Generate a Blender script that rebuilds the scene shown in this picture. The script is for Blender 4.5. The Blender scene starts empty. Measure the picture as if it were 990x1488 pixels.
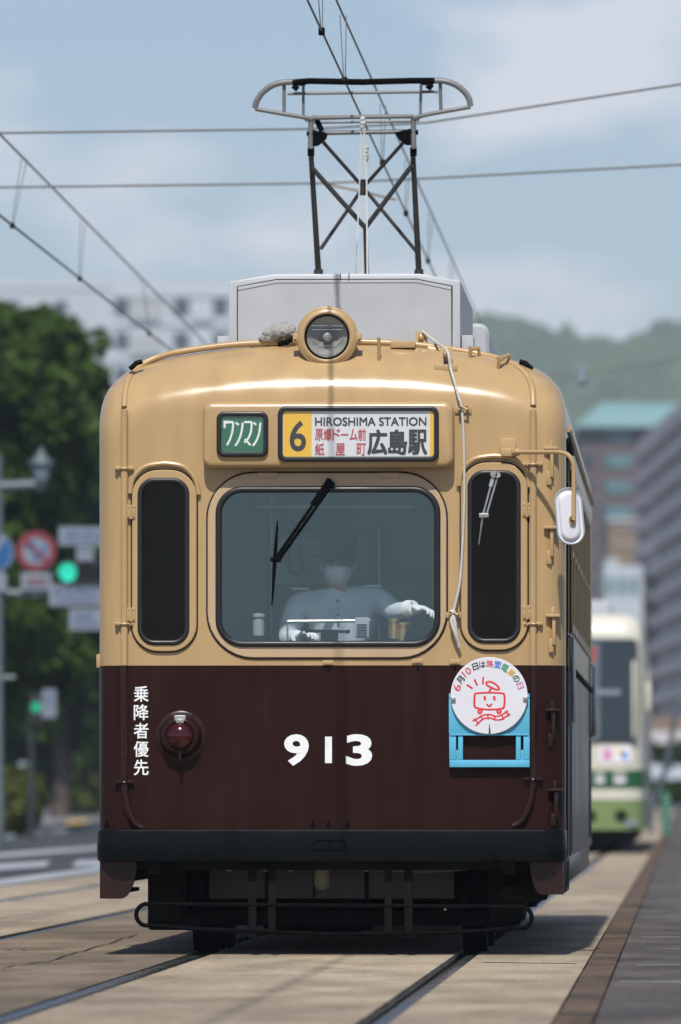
import bpy, bmesh, math, random
import numpy as np
from mathutils import Vector, Matrix
random.seed(7); rng = np.random.default_rng(7)
R = math.radians; PI = math.pi
scene = bpy.context.scene
COL = scene.collection

# ------------------------------------------------------------------ camera
# World frame: street frame. x across the track, y along it (away), z up, rails' top at z = 0.
# Photo pixels (990 x 1488) are used as measurements only: F = focal length in photo pixels.
YAW = R(2.4); F = 11960.0; HZ = 1155.0
CAM = Vector((1.828, -42.46, 0.83))
RIGHT = Vector((math.cos(YAW), math.sin(YAW), 0)); FWD = Vector((-math.sin(YAW), math.cos(YAW), 0)); UP = Vector((0, 0, 1))
cd = bpy.data.cameras.new('camera'); cam = bpy.data.objects.new('camera', cd); COL.objects.link(cam)
cam.location = CAM; cam.rotation_euler = (R(90), 0, YAW)
cd.sensor_fit = 'HORIZONTAL'; cd.sensor_width = 24.0; cd.lens = F*24/990
cd.shift_y = (HZ-744)/990.0
cd.clip_start = 0.5; cd.clip_end = 9000
cd.dof.use_dof = True; cd.dof.focus_distance = 42.4; cd.dof.aperture_fstop = 4.0
scene.camera = cam

# ------------------------------------------------------------------ sky and sun
LIGHT = Vector((0.03, 0.74, -1.0)).normalized()
SUN_EL = math.asin(-LIGHT.z)
w = bpy.data.worlds.new('World'); scene.world = w; w.use_nodes = True
nt = w.node_tree; nt.nodes.clear()
out = nt.nodes.new('ShaderNodeOutputWorld'); bg = nt.nodes.new('ShaderNodeBackground')
sky = nt.nodes.new('ShaderNodeTexSky'); sky.sky_type = 'NISHITA'; sky.sun_disc = False
sky.sun_elevation = SUN_EL; sky.sun_rotation = R(180) ; sky.air_density = 1.0; sky.dust_density = 1.0; sky.ozone_density = 2.5
bg.inputs['Strength'].default_value = 0.100
tc = nt.nodes.new('ShaderNodeTexCoord'); mp = nt.nodes.new('ShaderNodeMapping'); mp.inputs['Scale'].default_value = (1, 1, 2.2)
mp.inputs['Location'].default_value = (0.31, 0.0, 0.12)
nz = nt.nodes.new('ShaderNodeTexNoise'); nz.inputs['Scale'].default_value = 22; nz.inputs['Detail'].default_value = 5; nz.inputs['Roughness'].default_value = 0.5
cr = nt.nodes.new('ShaderNodeValToRGB'); cr.color_ramp.elements[0].position = 0.44; cr.color_ramp.elements[1].position = 0.64
cr.color_ramp.elements[0].color = (0, 0, 0, 1); cr.color_ramp.elements[1].color = (0.75, 0.75, 0.75, 1)
mx = nt.nodes.new('ShaderNodeMixRGB'); mx.inputs[2].default_value = (8.4, 8.3, 8.8, 1)
tint = nt.nodes.new('ShaderNodeMixRGB'); tint.blend_type = 'MULTIPLY'; tint.inputs[0].default_value = 1; tint.inputs[2].default_value = (0.80, 0.87, 0.98, 1)
nt.links.new(tc.outputs['Generated'], mp.inputs[0]); nt.links.new(mp.outputs[0], nz.inputs['Vector'])
sx_ = nt.nodes.new('ShaderNodeSeparateXYZ'); nt.links.new(tc.outputs['Generated'], sx_.inputs[0])
lowz = nt.nodes.new('ShaderNodeMapRange'); lowz.inputs[1].default_value = 0.12; lowz.inputs[2].default_value = 0.35; lowz.inputs[3].default_value = 1.0; lowz.inputs[4].default_value = 0.32
nt.links.new(sx_.outputs['Z'], lowz.inputs[0])        # clouds lie low over the horizon
hazez = nt.nodes.new('ShaderNodeMapRange'); hazez.inputs[1].default_value = 0.02; hazez.inputs[2].default_value = 0.16; hazez.inputs[3].default_value = 0.30; hazez.inputs[4].default_value = 0.0
nt.links.new(sx_.outputs['Z'], hazez.inputs[0])
nt.links.new(nz.outputs['Fac'], cr.inputs[0]); mul = nt.nodes.new('ShaderNodeMath'); mul.operation = 'MULTIPLY'; nt.links.new(cr.outputs[0], mul.inputs[0]); nt.links.new(lowz.outputs[0], mul.inputs[1])
mxx = nt.nodes.new('ShaderNodeMath'); mxx.operation = 'MAXIMUM'; nt.links.new(mul.outputs[0], mxx.inputs[0]); nt.links.new(hazez.outputs[0], mxx.inputs[1]); nt.links.new(mxx.outputs[0], mx.inputs[0])
nt.links.new(sky.outputs[0], tint.inputs[1]); nt.links.new(tint.outputs[0], mx.inputs[1])
nt.links.new(mx.outputs[0], bg.inputs['Color']); nt.links.new(bg.outputs[0], out.inputs['Surface'])
sd = bpy.data.lights.new('sun', 'SUN'); sd.energy = 4.4; sd.angle = R(0.8); sd.color = (1.0, 0.955, 0.89)
sun = bpy.data.objects.new('sun', sd); COL.objects.link(sun); sun.rotation_euler = LIGHT.to_track_quat('-Z', 'Y').to_euler()
vs = scene.view_settings; scene.display_settings.display_device = 'sRGB'
vs.view_transform = 'Standard'; vs.look = 'None'; vs.gamma = 1; vs.exposure = 0.05; vs.use_curve_mapping = False
scene.cycles.max_bounces = 8; scene.cycles.transparent_max_bounces = 16; scene.cycles.volume_bounces = 0
scene.cycles.use_denoising = True

# ------------------------------------------------------------------ measuring helpers
def T(px, py, v=0.0):
    """point on the vertical plane y = v (street frame) seen at photo pixel px, py"""
    d = FWD + RIGHT*((px-495)/F) + UP*((HZ-py)/F)
    return CAM + d*((v-CAM.y)/d.y)
def P(px, py, Y):
    """point at camera depth Y"""
    return CAM + FWD*Y + RIGHT*((px-495)*Y/F) + UP*((HZ-py)*Y/F)
def G(px, py, z=0.0):
    """point on the ground plane z"""
    return P(px, py, F*(CAM.z-z)/(py-HZ))

# ------------------------------------------------------------------ materials
def lin(r, g, b): return tuple(((c/255)/12.92 if c/255 <= 0.04045 else ((c/255+0.055)/1.055)**2.4) for c in (r, g, b))
def base_nodes(name):
    m = bpy.data.materials.new(name); m.use_nodes = True
    n = m.node_tree; return m, n, n.nodes['Principled BSDF']
def mat(name, col, rough=0.5, metal=0.0, var=0.10, scale=6.0, bump=0.0, bscale=60.0, coat=0.0, spec=0.5, emit=None, estr=0.0, detail=4):
    m, n, b = base_nodes(name)
    b.inputs['Roughness'].default_value = rough; b.inputs['Metallic'].default_value = metal
    b.inputs['Coat Weight'].default_value = coat; b.inputs['Coat Roughness'].default_value = 0.08
    b.inputs['Specular IOR Level'].default_value = spec
    c = (*col, 1)
    tc = n.nodes.new('ShaderNodeTexCoord')
    if var > 0:
        t = n.nodes.new('ShaderNodeTexNoise'); t.inputs['Scale'].default_value = scale; t.inputs['Detail'].default_value = detail
        n.links.new(tc.outputs['Object'], t.inputs['Vector'])
        r = n.nodes.new('ShaderNodeMapRange'); r.inputs[1].default_value = 0.25; r.inputs[2].default_value = 0.75
        r.inputs[3].default_value = 1-var; r.inputs[4].default_value = 1+var
        n.links.new(t.outputs['Fac'], r.inputs[0])
        h = n.nodes.new('ShaderNodeVectorMath'); h.operation = 'SCALE'; h.inputs[0].default_value = col
        n.links.new(r.outputs[0], h.inputs['Scale']); n.links.new(h.outputs[0], b.inputs['Base Color'])
        r2 = n.nodes.new('ShaderNodeMapRange'); r2.inputs[1].default_value = 0.3; r2.inputs[2].default_value = 0.7
        r2.inputs[3].default_value = max(0.02, rough*0.85); r2.inputs[4].default_value = min(1, rough*1.2)
        n.links.new(t.outputs['Fac'], r2.inputs[0]); n.links.new(r2.outputs[0], b.inputs['Roughness'])
    else: b.inputs['Base Color'].default_value = c
    if bump > 0:
        t2 = n.nodes.new('ShaderNodeTexNoise'); t2.inputs['Scale'].default_value = bscale; t2.inputs['Detail'].default_value = 5
        n.links.new(tc.outputs['Object'], t2.inputs['Vector'])
        bp = n.nodes.new('ShaderNodeBump'); bp.inputs['Strength'].default_value = bump; bp.inputs['Distance'].default_value = 0.01
        n.links.new(t2.outputs['Fac'], bp.inputs['Height']); n.links.new(bp.outputs[0], b.inputs['Normal'])
    if emit: b.inputs['Emission Color'].default_value = (*emit, 1); b.inputs['Emission Strength'].default_value = estr
    return m
def glass(name, refl=0.05, tint=(0.9, 0.95, 0.95), rough=0.0, gcol=(1, 1, 1)):
    m = bpy.data.materials.new(name); m.use_nodes = True; n = m.node_tree; n.nodes.clear()
    o = n.nodes.new('ShaderNodeOutputMaterial'); x = n.nodes.new('ShaderNodeMixShader')
    t = n.nodes.new('ShaderNodeBsdfTransparent'); t.inputs[0].default_value = (*tint, 1)
    g = n.nodes.new('ShaderNodeBsdfGlossy'); g.inputs['Color'].default_value = (*gcol, 1); g.inputs['Roughness'].default_value = rough
    lw = n.nodes.new('ShaderNodeLayerWeight'); lw.inputs['Blend'].default_value = 0.5
    pw = n.nodes.new('ShaderNodeMath'); pw.operation = 'POWER'; pw.inputs[1].default_value = 4
    mr = n.nodes.new('ShaderNodeMapRange'); mr.inputs[3].default_value = refl; mr.inputs[4].default_value = 0.9
    n.links.new(lw.outputs['Facing'], pw.inputs[0]); n.links.new(pw.outputs[0], mr.inputs[0])
    n.links.new(mr.outputs[0], x.inputs[0]); n.links.new(t.outputs[0], x.inputs[1]); n.links.new(g.outputs[0], x.inputs[2])
    n.links.new(x.outputs[0], o.inputs['Surface']); return m

BEIGE = (0.435, 0.293, 0.140); MAROON = (0.0225, 0.0082, 0.0070)
def livery(name):
    m, n, b = base_nodes(name)
    tc = n.nodes.new('ShaderNodeTexCoord'); sp = n.nodes.new('ShaderNodeSeparateXYZ'); n.links.new(tc.outputs['Object'], sp.inputs[0])
    gt = n.nodes.new('ShaderNodeMath'); gt.operation = 'GREATER_THAN'; gt.inputs[1].default_value = T(481, 967, 0).z
    n.links.new(sp.outputs['Z'], gt.inputs[0])
    mp = n.nodes.new('ShaderNodeMapping'); mp.inputs['Scale'].default_value = (3, 3, 0.7); n.links.new(tc.outputs['Object'], mp.inputs[0])
    t = n.nodes.new('ShaderNodeTexNoise'); t.inputs['Scale'].default_value = 2.0; t.inputs['Detail'].default_value = 6; n.links.new(mp.outputs[0], t.inputs['Vector'])
    x = n.nodes.new('ShaderNodeMixRGB'); x.inputs[1].default_value = (*MAROON, 1); x.inputs[2].default_value = (*BEIGE, 1)
    n.links.new(gt.outputs[0], x.inputs[0])
    r = n.nodes.new('ShaderNodeMapRange'); r.inputs[1].default_value = 0.3; r.inputs[2].default_value = 0.7; r.inputs[3].default_value = 0.91; r.inputs[4].default_value = 1.07
    n.links.new(t.outputs['Fac'], r.inputs[0])
    h = n.nodes.new('ShaderNodeVectorMath'); h.operation = 'SCALE'; n.links.new(x.outputs[0], h.inputs[0]); n.links.new(r.outputs[0], h.inputs['Scale'])
    mp2 = n.nodes.new('ShaderNodeMapping'); mp2.inputs['Scale'].default_value = (16, 16, 0.8); n.links.new(tc.outputs['Object'], mp2.inputs[0])
    st = n.nodes.new('ShaderNodeTexNoise'); st.inputs['Scale'].default_value = 1.0; st.inputs['Detail'].default_value = 6; n.links.new(mp2.outputs[0], st.inputs['Vector'])
    bl_ = n.nodes.new('ShaderNodeTexNoise'); bl_.inputs['Scale'].default_value = 1.7; bl_.inputs['Detail'].default_value = 7; n.links.new(tc.outputs['Object'], bl_.inputs['Vector'])
    sm = n.nodes.new('ShaderNodeMath'); sm.operation = 'MULTIPLY'; n.links.new(st.outputs['Fac'], sm.inputs[0]); n.links.new(bl_.outputs['Fac'], sm.inputs[1])
    sr_ = n.nodes.new('ShaderNodeMapRange'); sr_.inputs[1].default_value = 0.22; sr_.inputs[2].default_value = 0.42; sr_.inputs[3].default_value = 0.0; sr_.inputs[4].default_value = 0.05
    n.links.new(sm.outputs[0], sr_.inputs[0])
    dust = n.nodes.new('ShaderNodeMixRGB'); dust.inputs[2].default_value = (0.115, 0.095, 0.08, 1); n.links.new(sr_.outputs[0], dust.inputs[0]); n.links.new(h.outputs[0], dust.inputs[1])   # dried rain streaks and road dust
    n.links.new(dust.outputs[0], b.inputs['Base Color'])
    sl = n.nodes.new('ShaderNodeMapRange'); sl.inputs[3].default_value = 0.09; sl.inputs[4].default_value = 0.42; n.links.new(gt.outputs[0], sl.inputs[0]); n.links.new(sl.outputs[0], b.inputs['Specular IOR Level'])
    r2 = n.nodes.new('ShaderNodeMapRange'); r2.inputs[1].default_value = 0.3; r2.inputs[2].default_value = 0.7; r2.inputs[3].default_value = 0.16; r2.inputs[4].default_value = 0.27
    n.links.new(t.outputs['Fac'], r2.inputs[0]); n.links.new(r2.outputs[0], b.inputs['Roughness'])
    w1 = n.nodes.new('ShaderNodeTexNoise'); w1.inputs['Scale'].default_value = 3.0; w1.inputs['Detail'].default_value = 2; n.links.new(tc.outputs['Object'], w1.inputs['Vector'])
    bp = n.nodes.new('ShaderNodeBump'); bp.inputs['Strength'].default_value = 0.12; bp.inputs['Distance'].default_value = 0.02
    n.links.new(w1.outputs['Fac'], bp.inputs['Height']); n.links.new(bp.outputs[0], b.inputs['Normal'])
    return m
M = {}
M['livery'] = livery('tram_livery')
M['inside'] = mat('cabin_lining', (0.26, 0.30, 0.32), 0.6)
M['beige'] = mat('beige_paint', BEIGE, 0.32, var=0.06, bump=0.05, bscale=25)
M['panel'] = mat('greyish_beige_paint', (0.465, 0.335, 0.20), 0.35, var=0.07)  # greyer, pinker beige than the body paint
M['maroon'] = mat('maroon_paint', MAROON, 0.28, spec=.3, var=0.10)
M['bumper'] = mat('black_green_paint', (0.0045, 0.006, 0.0065), 0.3, spec=.08, var=0.15, bump=0.08, bscale=9)
M['rubber'] = mat('black_rubber', (0.012, 0.012, 0.013), 0.42, var=0.1)
M['black'] = mat('black_metal', (0.0035, 0.0035, 0.004), 0.8, spec=.04, var=0.2)
M['darksteel'] = mat('dark_steel', (0.007, 0.007, 0.007), 0.75, spec=.08, var=0.25, scale=14)
M['gear'] = mat('grimy_running_gear', (0.008, 0.0075, 0.007), 0.85, spec=.2, var=0.35, scale=9, bump=0.2)
M['undergrey'] = mat('grey_equipment_paint', (0.10, 0.112, 0.125), 0.6, var=0.15)
M['roofgrey'] = mat('light_grey_paint', (0.40, 0.42, 0.445), 0.42, var=0.05, bump=0.03, bscale=4)
M['steel'] = mat('worn_steel', (0.42, 0.42, 0.41), 0.42, metal=0.7, var=0.15, scale=20)
M['chrome'] = mat('bright_steel', (0.75, 0.75, 0.75), 0.2, metal=1.0, var=0.05)
M['rustpipe'] = mat('pantograph_tube', (0.045, 0.042, 0.038), 0.5, metal=0.3, var=0.25, scale=12)
M['greypipe'] = mat('weathered_grey_tube', (0.16, 0.16, 0.157), 0.55, metal=0.2, var=0.2, scale=14)
M['wire'] = mat('overhead_wire', (0.06, 0.062, 0.065), 0.5, metal=0.3, var=0)
M['thinwire'] = mat('thin_hanger_wire', (0.16, 0.17, 0.18), 0.5, var=0)
M['rope'] = mat('pale_rope', (0.50, 0.485, 0.45), 0.85, var=0.12, scale=60, bump=0.3, bscale=200)
M['white'] = mat('white_paint', (0.78, 0.79, 0.80), 0.35, var=0.03)
M['letterwhite'] = mat('white_lettering', (0.78, 0.80, 0.80), 0.5, var=0.05, scale=30)
M['signwhite'] = mat('sign_white', (0.66, 0.68, 0.69), 0.25, var=0.03)
M['signyellow'] = mat('sign_yellow', (0.78, 0.47, 0.03), 0.25, var=0.03)
M['signgreen'] = mat('sign_green', (0.008, 0.135, 0.065), 0.25, var=0.05)
M['signblack'] = mat('sign_black_ink', (0.012, 0.012, 0.014), 0.4, var=0)
M['signred'] = mat('sign_red_ink', (0.48, 0.030, 0.045), 0.4, var=0)
M['pink'] = mat('pink_ink', (0.62, 0.16, 0.38), 0.4, var=0)
M['blueink'] = mat('blue_ink', (0.02, 0.19, 0.62), 0.4, var=0)
M['greenink'] = mat('green_ink', (0.05, 0.38, 0.16), 0.4, var=0)
M['dgreenink'] = mat('dark_green_ink', (0.02, 0.17, 0.11), 0.4, var=0)
M['yellowink'] = mat('yellow_ink', (0.80, 0.50, 0.02), 0.4, var=0)
M['redink'] = mat('red_line_ink', (0.66, 0.035, 0.05), 0.4, var=0)
M['bluebracket'] = mat('sky_blue_paint', (0.10, 0.42, 0.60), 0.35, var=0.07)
M['redlens'] = mat('dark_red_lens', (0.035, 0.002, 0.003), 0.12, var=0.1, coat=0.15)
M['putty'] = mat('grey_putty', (0.30, 0.29, 0.275), 0.9, var=0.2, scale=30, bump=0.8, bscale=45)
M['rimgrey'] = mat('grey_rubber_rim', (0.30, 0.34, 0.36), 0.5, var=0.05)
M['discwhite'] = mat('disc_white', (0.66, 0.66, 0.70), 0.35, var=0.03)
M['matteblack'] = mat('matte_black', (0.006, 0.006, 0.006), 0.9, spec=0.0, var=0)
M['brass'] = mat('brass', (0.55, 0.36, 0.14), 0.3, metal=0.9, var=0.1)
M['glass_front'] = glass('front_glass', 0.075, (0.97, 0.99, 1.0), gcol=(.60, .84, 1.0))  # blue of the reflected sky is put into the gloss colour
M['glass_dark'] = glass('dark_reflection_glass', 0.013, (0.5, 0.5, 0.5))  # dark tint and weak gloss stand in for reflections of dark trees
M['glass_side'] = glass('side_glass', 0.045, (0.94, 0.96, 0.96))
M['lens'] = glass('lamp_lens', 0.035, (0.99, 0.99, 0.99), 0.02)
M['skin'] = mat('skin', (0.36, 0.20, 0.14), 0.55, var=0.06)
M['shirt'] = mat('pale_blue_shirt', (0.52, 0.58, 0.60), 0.85, var=0.12, scale=9, bump=1.0, bscale=9)
M['glove'] = mat('white_cotton_glove', (0.80, 0.81, 0.81), 0.9, var=0.04)
M['mask'] = mat('white_face_mask', (0.85, 0.87, 0.88), 0.9, var=0.04)
M['navy'] = mat('navy_cloth', (0.006, 0.007, 0.010), 0.8, var=0.15)
M['hair'] = mat('dark_hair', (0.015, 0.013, 0.012), 0.6, var=0.2)
M['cabpanel'] = mat('cab_partition_paint', (0.13, 0.168, 0.195), 0.55, var=0.1)
M['cabpale'] = mat('pale_cab_panel', (0.27, 0.31, 0.33), 0.55, var=0.1)

# ------------------------------------------------------------------ mesh helpers
class MB:
    def __init__(s): s.bm = bmesh.new()
    def face_ring(s, rings, closed=True, cap0=False, cap1=False, loop=False):
        V = [[s.bm.verts.new(p) for p in r] for r in rings]
        n = len(V[0]); pairs = list(zip(V[:-1], V[1:]))
        if loop: pairs.append((V[-1], V[0]))
        for a, b in pairs:
            for i in range(n if closed else n-1):
                j = (i+1) % n
                try: s.bm.faces.new((a[i], a[j], b[j], b[i]))
                except ValueError: pass
        if cap0: s.bm.faces.new(V[0][::-1])
        if cap1: s.bm.faces.new(V[-1])
        return V
    def box(s, a, b, bev=0.0, mtx=None):
        lo = [min(a[i], b[i]) for i in range(3)]; hi = [max(a[i], b[i]) for i in range(3)]
        v = [s.bm.verts.new((x, y, z)) for z in (lo[2], hi[2]) for y in (lo[1], hi[1]) for x in (lo[0], hi[0])]
        fs = [s.bm.faces.new([v[i] for i in q]) for q in ((0, 2, 3, 1), (4, 5, 7, 6), (0, 1, 5, 4), (2, 6, 7, 3), (0, 4, 6, 2), (1, 3, 7, 5))]
        if bev > 0:
            es = list({e for f in fs for e in f.edges})
            r = bmesh.ops.bevel(s.bm, geom=es, offset=bev, segments=2, affect='EDGES', profile=0.5)
            vv = list({x for f in r['faces'] for x in f.verts} | {x for x in v if x.is_valid})
        else: vv = v
        if mtx: bmesh.ops.transform(s.bm, matrix=mtx, verts=vv)
        return s
    def tube(s, path, r, n=8, closed=False, flat=1.0, rs=None):
        """sweep along path; flat < 1 squashes along y"""
        path = [Vector(p) for p in path]; m = len(path); rings = []; prev = None
        for i in range(m):
            if closed: t = path[(i+1) % m]-path[i-1]
            else: t = path[min(i+1, m-1)]-path[max(i-1, 0)]
            t.normalize()
            if prev is None:
                ref = Vector((0, 1, 0)) if abs(t.y) < 0.9 else Vector((1, 0, 0))
                u = (ref-t*ref.dot(t)).normalized()
            else: u = (prev-t*prev.dot(t)).normalized()
            prev = u; q = t.cross(u); rr_ = rs[i] if rs else r; k = 1.0
            if 0 < i < m-1 or closed:
                a = (path[i]-path[i-1]).normalized(); k = 1/max(0.5, a.dot(t))
            ring = []
            for j in range(n):
                d = u*math.cos(2*PI*j/n)*rr_*flat+q*math.sin(2*PI*j/n)*rr_*k
                ring.append(path[i]+d)
            rings.append(ring)
        s.face_ring(rings, True, not closed, not closed, closed); return s
    def lathe(s, prof, c, axis='y', n=32, cap0=True, cap1=True):
        """prof: (along axis, radius)"""
        c = Vector(c); rings = []
        for a, r in prof:
            ring = []
            for j in range(n):
                p, q = math.cos(2*PI*j/n)*r, math.sin(2*PI*j/n)*r
                ring.append(c+(Vector((p, a, q)) if axis == 'y' else Vector((a, p, q)) if axis == 'x' else Vector((p, q, a))))
            rings.append(ring)
        s.face_ring(rings, True, cap0, cap1); return s
    def prism(s, ol, y0, y1):
        s.face_ring([[(x, y0, z) for x, z in ol], [(x, y1, z) for x, z in ol]], True, True, True); return s
    def layers(s, rect, r, lay, n=8, cap0=False, cap1=True):
        """rounded rectangle (x0,x1,z0,z1), layers of (inset, y)"""
        s.face_ring([[(x, y, z) for x, z in rr(*rect, r, n, d)] for d, y in lay], True, cap0, cap1); return s
    def sheet(s, pts, z=None):
        s.bm.faces.new([s.bm.verts.new((p[0], p[1], p[2] if z is None else z)) for p in pts]); return s
    def sphere(s, c, rad, sub=2, squash=(1, 1, 1), jit=0.0):
        r = bmesh.ops.create_icosphere(s.bm, subdivisions=sub, radius=1)
        for v in r['verts']:
            k = 1+random.uniform(-jit, jit)
            v.co = Vector(c)+Vector((v.co.x*squash[0], v.co.y*squash[1], v.co.z*squash[2]))*rad*k
        return s
    def mesh(s, name, sharp=35):
        bmesh.ops.recalc_face_normals(s.bm, faces=s.bm.faces[:])
        me = bpy.data.meshes.new(name); s.bm.to_mesh(me); s.bm.free()
        smooth(me, sharp); return me
    def build(s, name, m, parent=None, label=None, sharp=35, **kw):
        o = bpy.data.objects.new(name, s.mesh(name, sharp)); COL.objects.link(o)
        o.data.materials.append(M[m] if isinstance(m, str) else m)
        if parent:
            o.parent = parent; o.location = -parent.location if parent.parent is None else (0, 0, 0)
        if label: o['label'] = label
        for k, v in kw.items(): o[k] = v
        return o
def smooth(me, ang=35):
    me.polygons.foreach_set('use_smooth', [True]*len(me.polygons))
    me.set_sharp_from_angle(angle=R(ang))
def rr(x0, x1, z0, z1, r, n=8, d=0.0):
    x0 += d; x1 -= d; z0 += d; z1 -= d; r = max(1e-4, r-d); o = []
    for cx, cz, a0 in ((x1-r, z1-r, 0), (x0+r, z1-r, 90), (x0+r, z0+r, 180), (x1-r, z0+r, 270)):
        for i in range(n+1):
            a = R(a0+90*i/n); o.append((cx+r*math.cos(a), cz+r*math.sin(a)))
    return o
def prect(x0, y0, x1, y1, v=0.0):
    """pixel rectangle -> (x0,x1,z0,z1) on plane y = v"""
    a = T(x0, y1, v); b = T(x1, y0, v); return (a.x, b.x, a.z, b.z)
def thing(name, label, cat, loc=(0, 0, 0), group=None):
    o = bpy.data.objects.new(name, None); COL.objects.link(o); o.location = loc; o.empty_display_size = 0.2
    o['label'] = label; o['category'] = cat
    if group: o['group'] = group
    return o
def tag(o, label, cat, group=None):
    o['label'] = label; o['category'] = cat
    if group: o['group'] = group
    return o
def struct(o): o['kind'] = 'structure'; return o
def spline(pts, k=8):
    """catmull-rom through pts"""
    pts = [Vector(p) for p in pts]; o = []
    for i in range(len(pts)-1):
        p0 = pts[max(i-1, 0)]; p1 = pts[i]; p2 = pts[i+1]; p3 = pts[min(i+2, len(pts)-1)]
        for j in range(k):
            t = j/k
            o.append(0.5*((2*p1)+(p2-p0)*t+(2*p0-5*p1+4*p2-p3)*t*t+(3*p1-p0-3*p2+p3)*t**3))
    o.append(pts[-1]); return o
def text_verts(s, bold=0.0, shear=0.0, spacing=1.0):
    c = bpy.data.curves.new('glyphs', 'FONT'); c.body = s; c.offset = bold; c.extrude = 0.0; c.shear = shear; c.space_character = spacing
    c.resolution_u = 4
    o = bpy.data.objects.new('glyphs', c); COL.objects.link(o)
    dg = bpy.context.evaluated_depsgraph_get()
    me = bpy.data.meshes.new_from_object(o.evaluated_get(dg))
    vs_ = [v.co.copy() for v in me.vertices]; fs = [tuple(p.vertices) for p in me.polygons]
    bpy.data.objects.remove(o); bpy.data.curves.remove(c); bpy.data.meshes.remove(me)
    return vs_, fs
def fit_text(mb, s, rect, y, bold=0.0, rot=0.0, th=0.0015, shear=0.0, spacing=1.0, keep=None):
    if bold > 0 and (ord(s[0]) > 255 or len(s) > 3):   # heavier CJK strokes: the glyph laid over itself with small shifts, each copy a hair further out
        e = bold*(rect[3]-rect[2])*0.9; k = 0
        for dx, dz in ((-1, -1), (1, 1), (-1, 1), (1, -1), (0, 0)):
            fit_text(mb, s, (rect[0]+e+dx*e, rect[1]-e+dx*e, rect[2]+e+dz*e, rect[3]-e+dz*e), y-k*0.00015, 0.0, rot, th); k += 1
        return mb
    """lay the glyphs into rect (x0,x1,z0,z1) on plane y; rot turns them about the rect's centre"""
    vs_, fs = text_verts(s, bold, shear, spacing)
    xs = [v.x for v in vs_]; ys = [v.y for v in vs_]
    x0, x1, y0, y1 = min(xs), max(xs), min(ys), max(ys)
    cx, cz = (rect[0]+rect[1])/2, (rect[2]+rect[3])/2; W, H = rect[1]-rect[0], rect[3]-rect[2]
    cr_, sr = math.cos(rot), math.sin(rot); V = []
    for v in vs_:
        a = ((v.x-x0)/(x1-x0)-0.5)*W; b = ((v.y-y0)/(y1-y0)-0.5)*H
        V.append(mb.bm.verts.new((cx+a*cr_-b*sr, y-th, cz+a*sr+b*cr_)))
    for f in fs:
        try: mb.bm.faces.new([V[i] for i in f])
        except ValueError: pass
    return mb
def stroke(mb, pts, r, y, closed=False, n=8):
    mb.tube([(p[0], y, p[1]) for p in pts], r, n, closed, flat=0.0012/r); return mb
def boolean(o, cutters):
    for i, c in enumerate(cutters):
        md = o.modifiers.new('cut', 'BOOLEAN'); md.operation = 'DIFFERENCE'; md.solver = 'EXACT'; md.object = c
    dg = bpy.context.evaluated_depsgraph_get()
    me = bpy.data.meshes.new_from_object(o.evaluated_get(dg)); o.modifiers.clear(); o.data = me
    for c in cutters: bpy.data.objects.remove(c)

# ================================================================== SETTING
def ground_mat(name, col, col2, sc=0.35, rough=0.9, fine=0.22, joints=None):
    m, n, b = base_nodes(name); b.inputs['Roughness'].default_value = rough; b.inputs['Specular IOR Level'].default_value = 0.25
    tc = n.nodes.new('ShaderNodeTexCoord')
    mp = n.nodes.new('ShaderNodeMapping'); mp.inputs['Scale'].default_value = (1, 0.35, 1); n.links.new(tc.outputs['Object'], mp.inputs[0])
    a = n.nodes.new('ShaderNodeTexNoise'); a.inputs['Scale'].default_value = sc; a.inputs['Detail'].default_value = 8; a.inputs['Roughness'].default_value = 0.62
    f = n.nodes.new('ShaderNodeTexNoise'); f.inputs['Scale'].default_value = 28; f.inputs['Detail'].default_value = 5
    s2 = n.nodes.new('ShaderNodeTexNoise'); s2.inputs['Scale'].default_value = 2.3; s2.inputs['Detail'].default_value = 5
    for q in (a, s2): n.links.new(mp.outputs[0], q.inputs['Vector'])
    n.links.new(tc.outputs['Object'], f.inputs['Vector'])
    r = n.nodes.new('ShaderNodeValToRGB'); r.color_ramp.elements[0].position = 0.40; r.color_ramp.elements[1].position = 0.60
    r.color_ramp.elements[0].color = (*col2, 1); r.color_ramp.elements[1].color = (*col, 1); n.links.new(a.outputs['Fac'], r.inputs[0])
    mr = n.nodes.new('ShaderNodeMapRange'); mr.inputs[1].default_value = 0.3; mr.inputs[2].default_value = 0.7; mr.inputs[3].default_value = 1-fine*1.6; mr.inputs[4].default_value = 1+fine
    n.links.new(f.outputs['Fac'], mr.inputs[0])
    mr2 = n.nodes.new('ShaderNodeMapRange'); mr2.inputs[1].default_value = 0.3; mr2.inputs[2].default_value = 0.6; mr2.inputs[3].default_value = 0.62; mr2.inputs[4].default_value = 1.04
    n.links.new(s2.outputs['Fac'], mr2.inputs[0])
    mm = n.nodes.new('ShaderNodeMath'); mm.operation = 'MULTIPLY'; n.links.new(mr.outputs[0], mm.inputs[0]); n.links.new(mr2.outputs[0], mm.inputs[1])
    h = n.nodes.new('ShaderNodeVectorMath'); h.operation = 'SCALE'; n.links.new(r.outputs[0], h.inputs[0]); n.links.new(mm.outputs[0], h.inputs['Scale'])
    n.links.new(h.outputs[0], b.inputs['Base Color'])
    bp = n.nodes.new('ShaderNodeBump'); bp.inputs['Strength'].default_value = 0.5; bp.inputs['Distance'].default_value = 0.012
    n.links.new(f.outputs['Fac'], bp.inputs['Height']); n.links.new(bp.outputs[0], b.inputs['Normal'])
    return m
M['concrete'] = ground_mat('sandy_concrete', (0.42, 0.34, 0.24), (0.29, 0.235, 0.17))
M['concrete2'] = ground_mat('worn_concrete', (0.235, 0.18, 0.125), (0.155, 0.12, 0.085), sc=.6, fine=.2)
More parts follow.
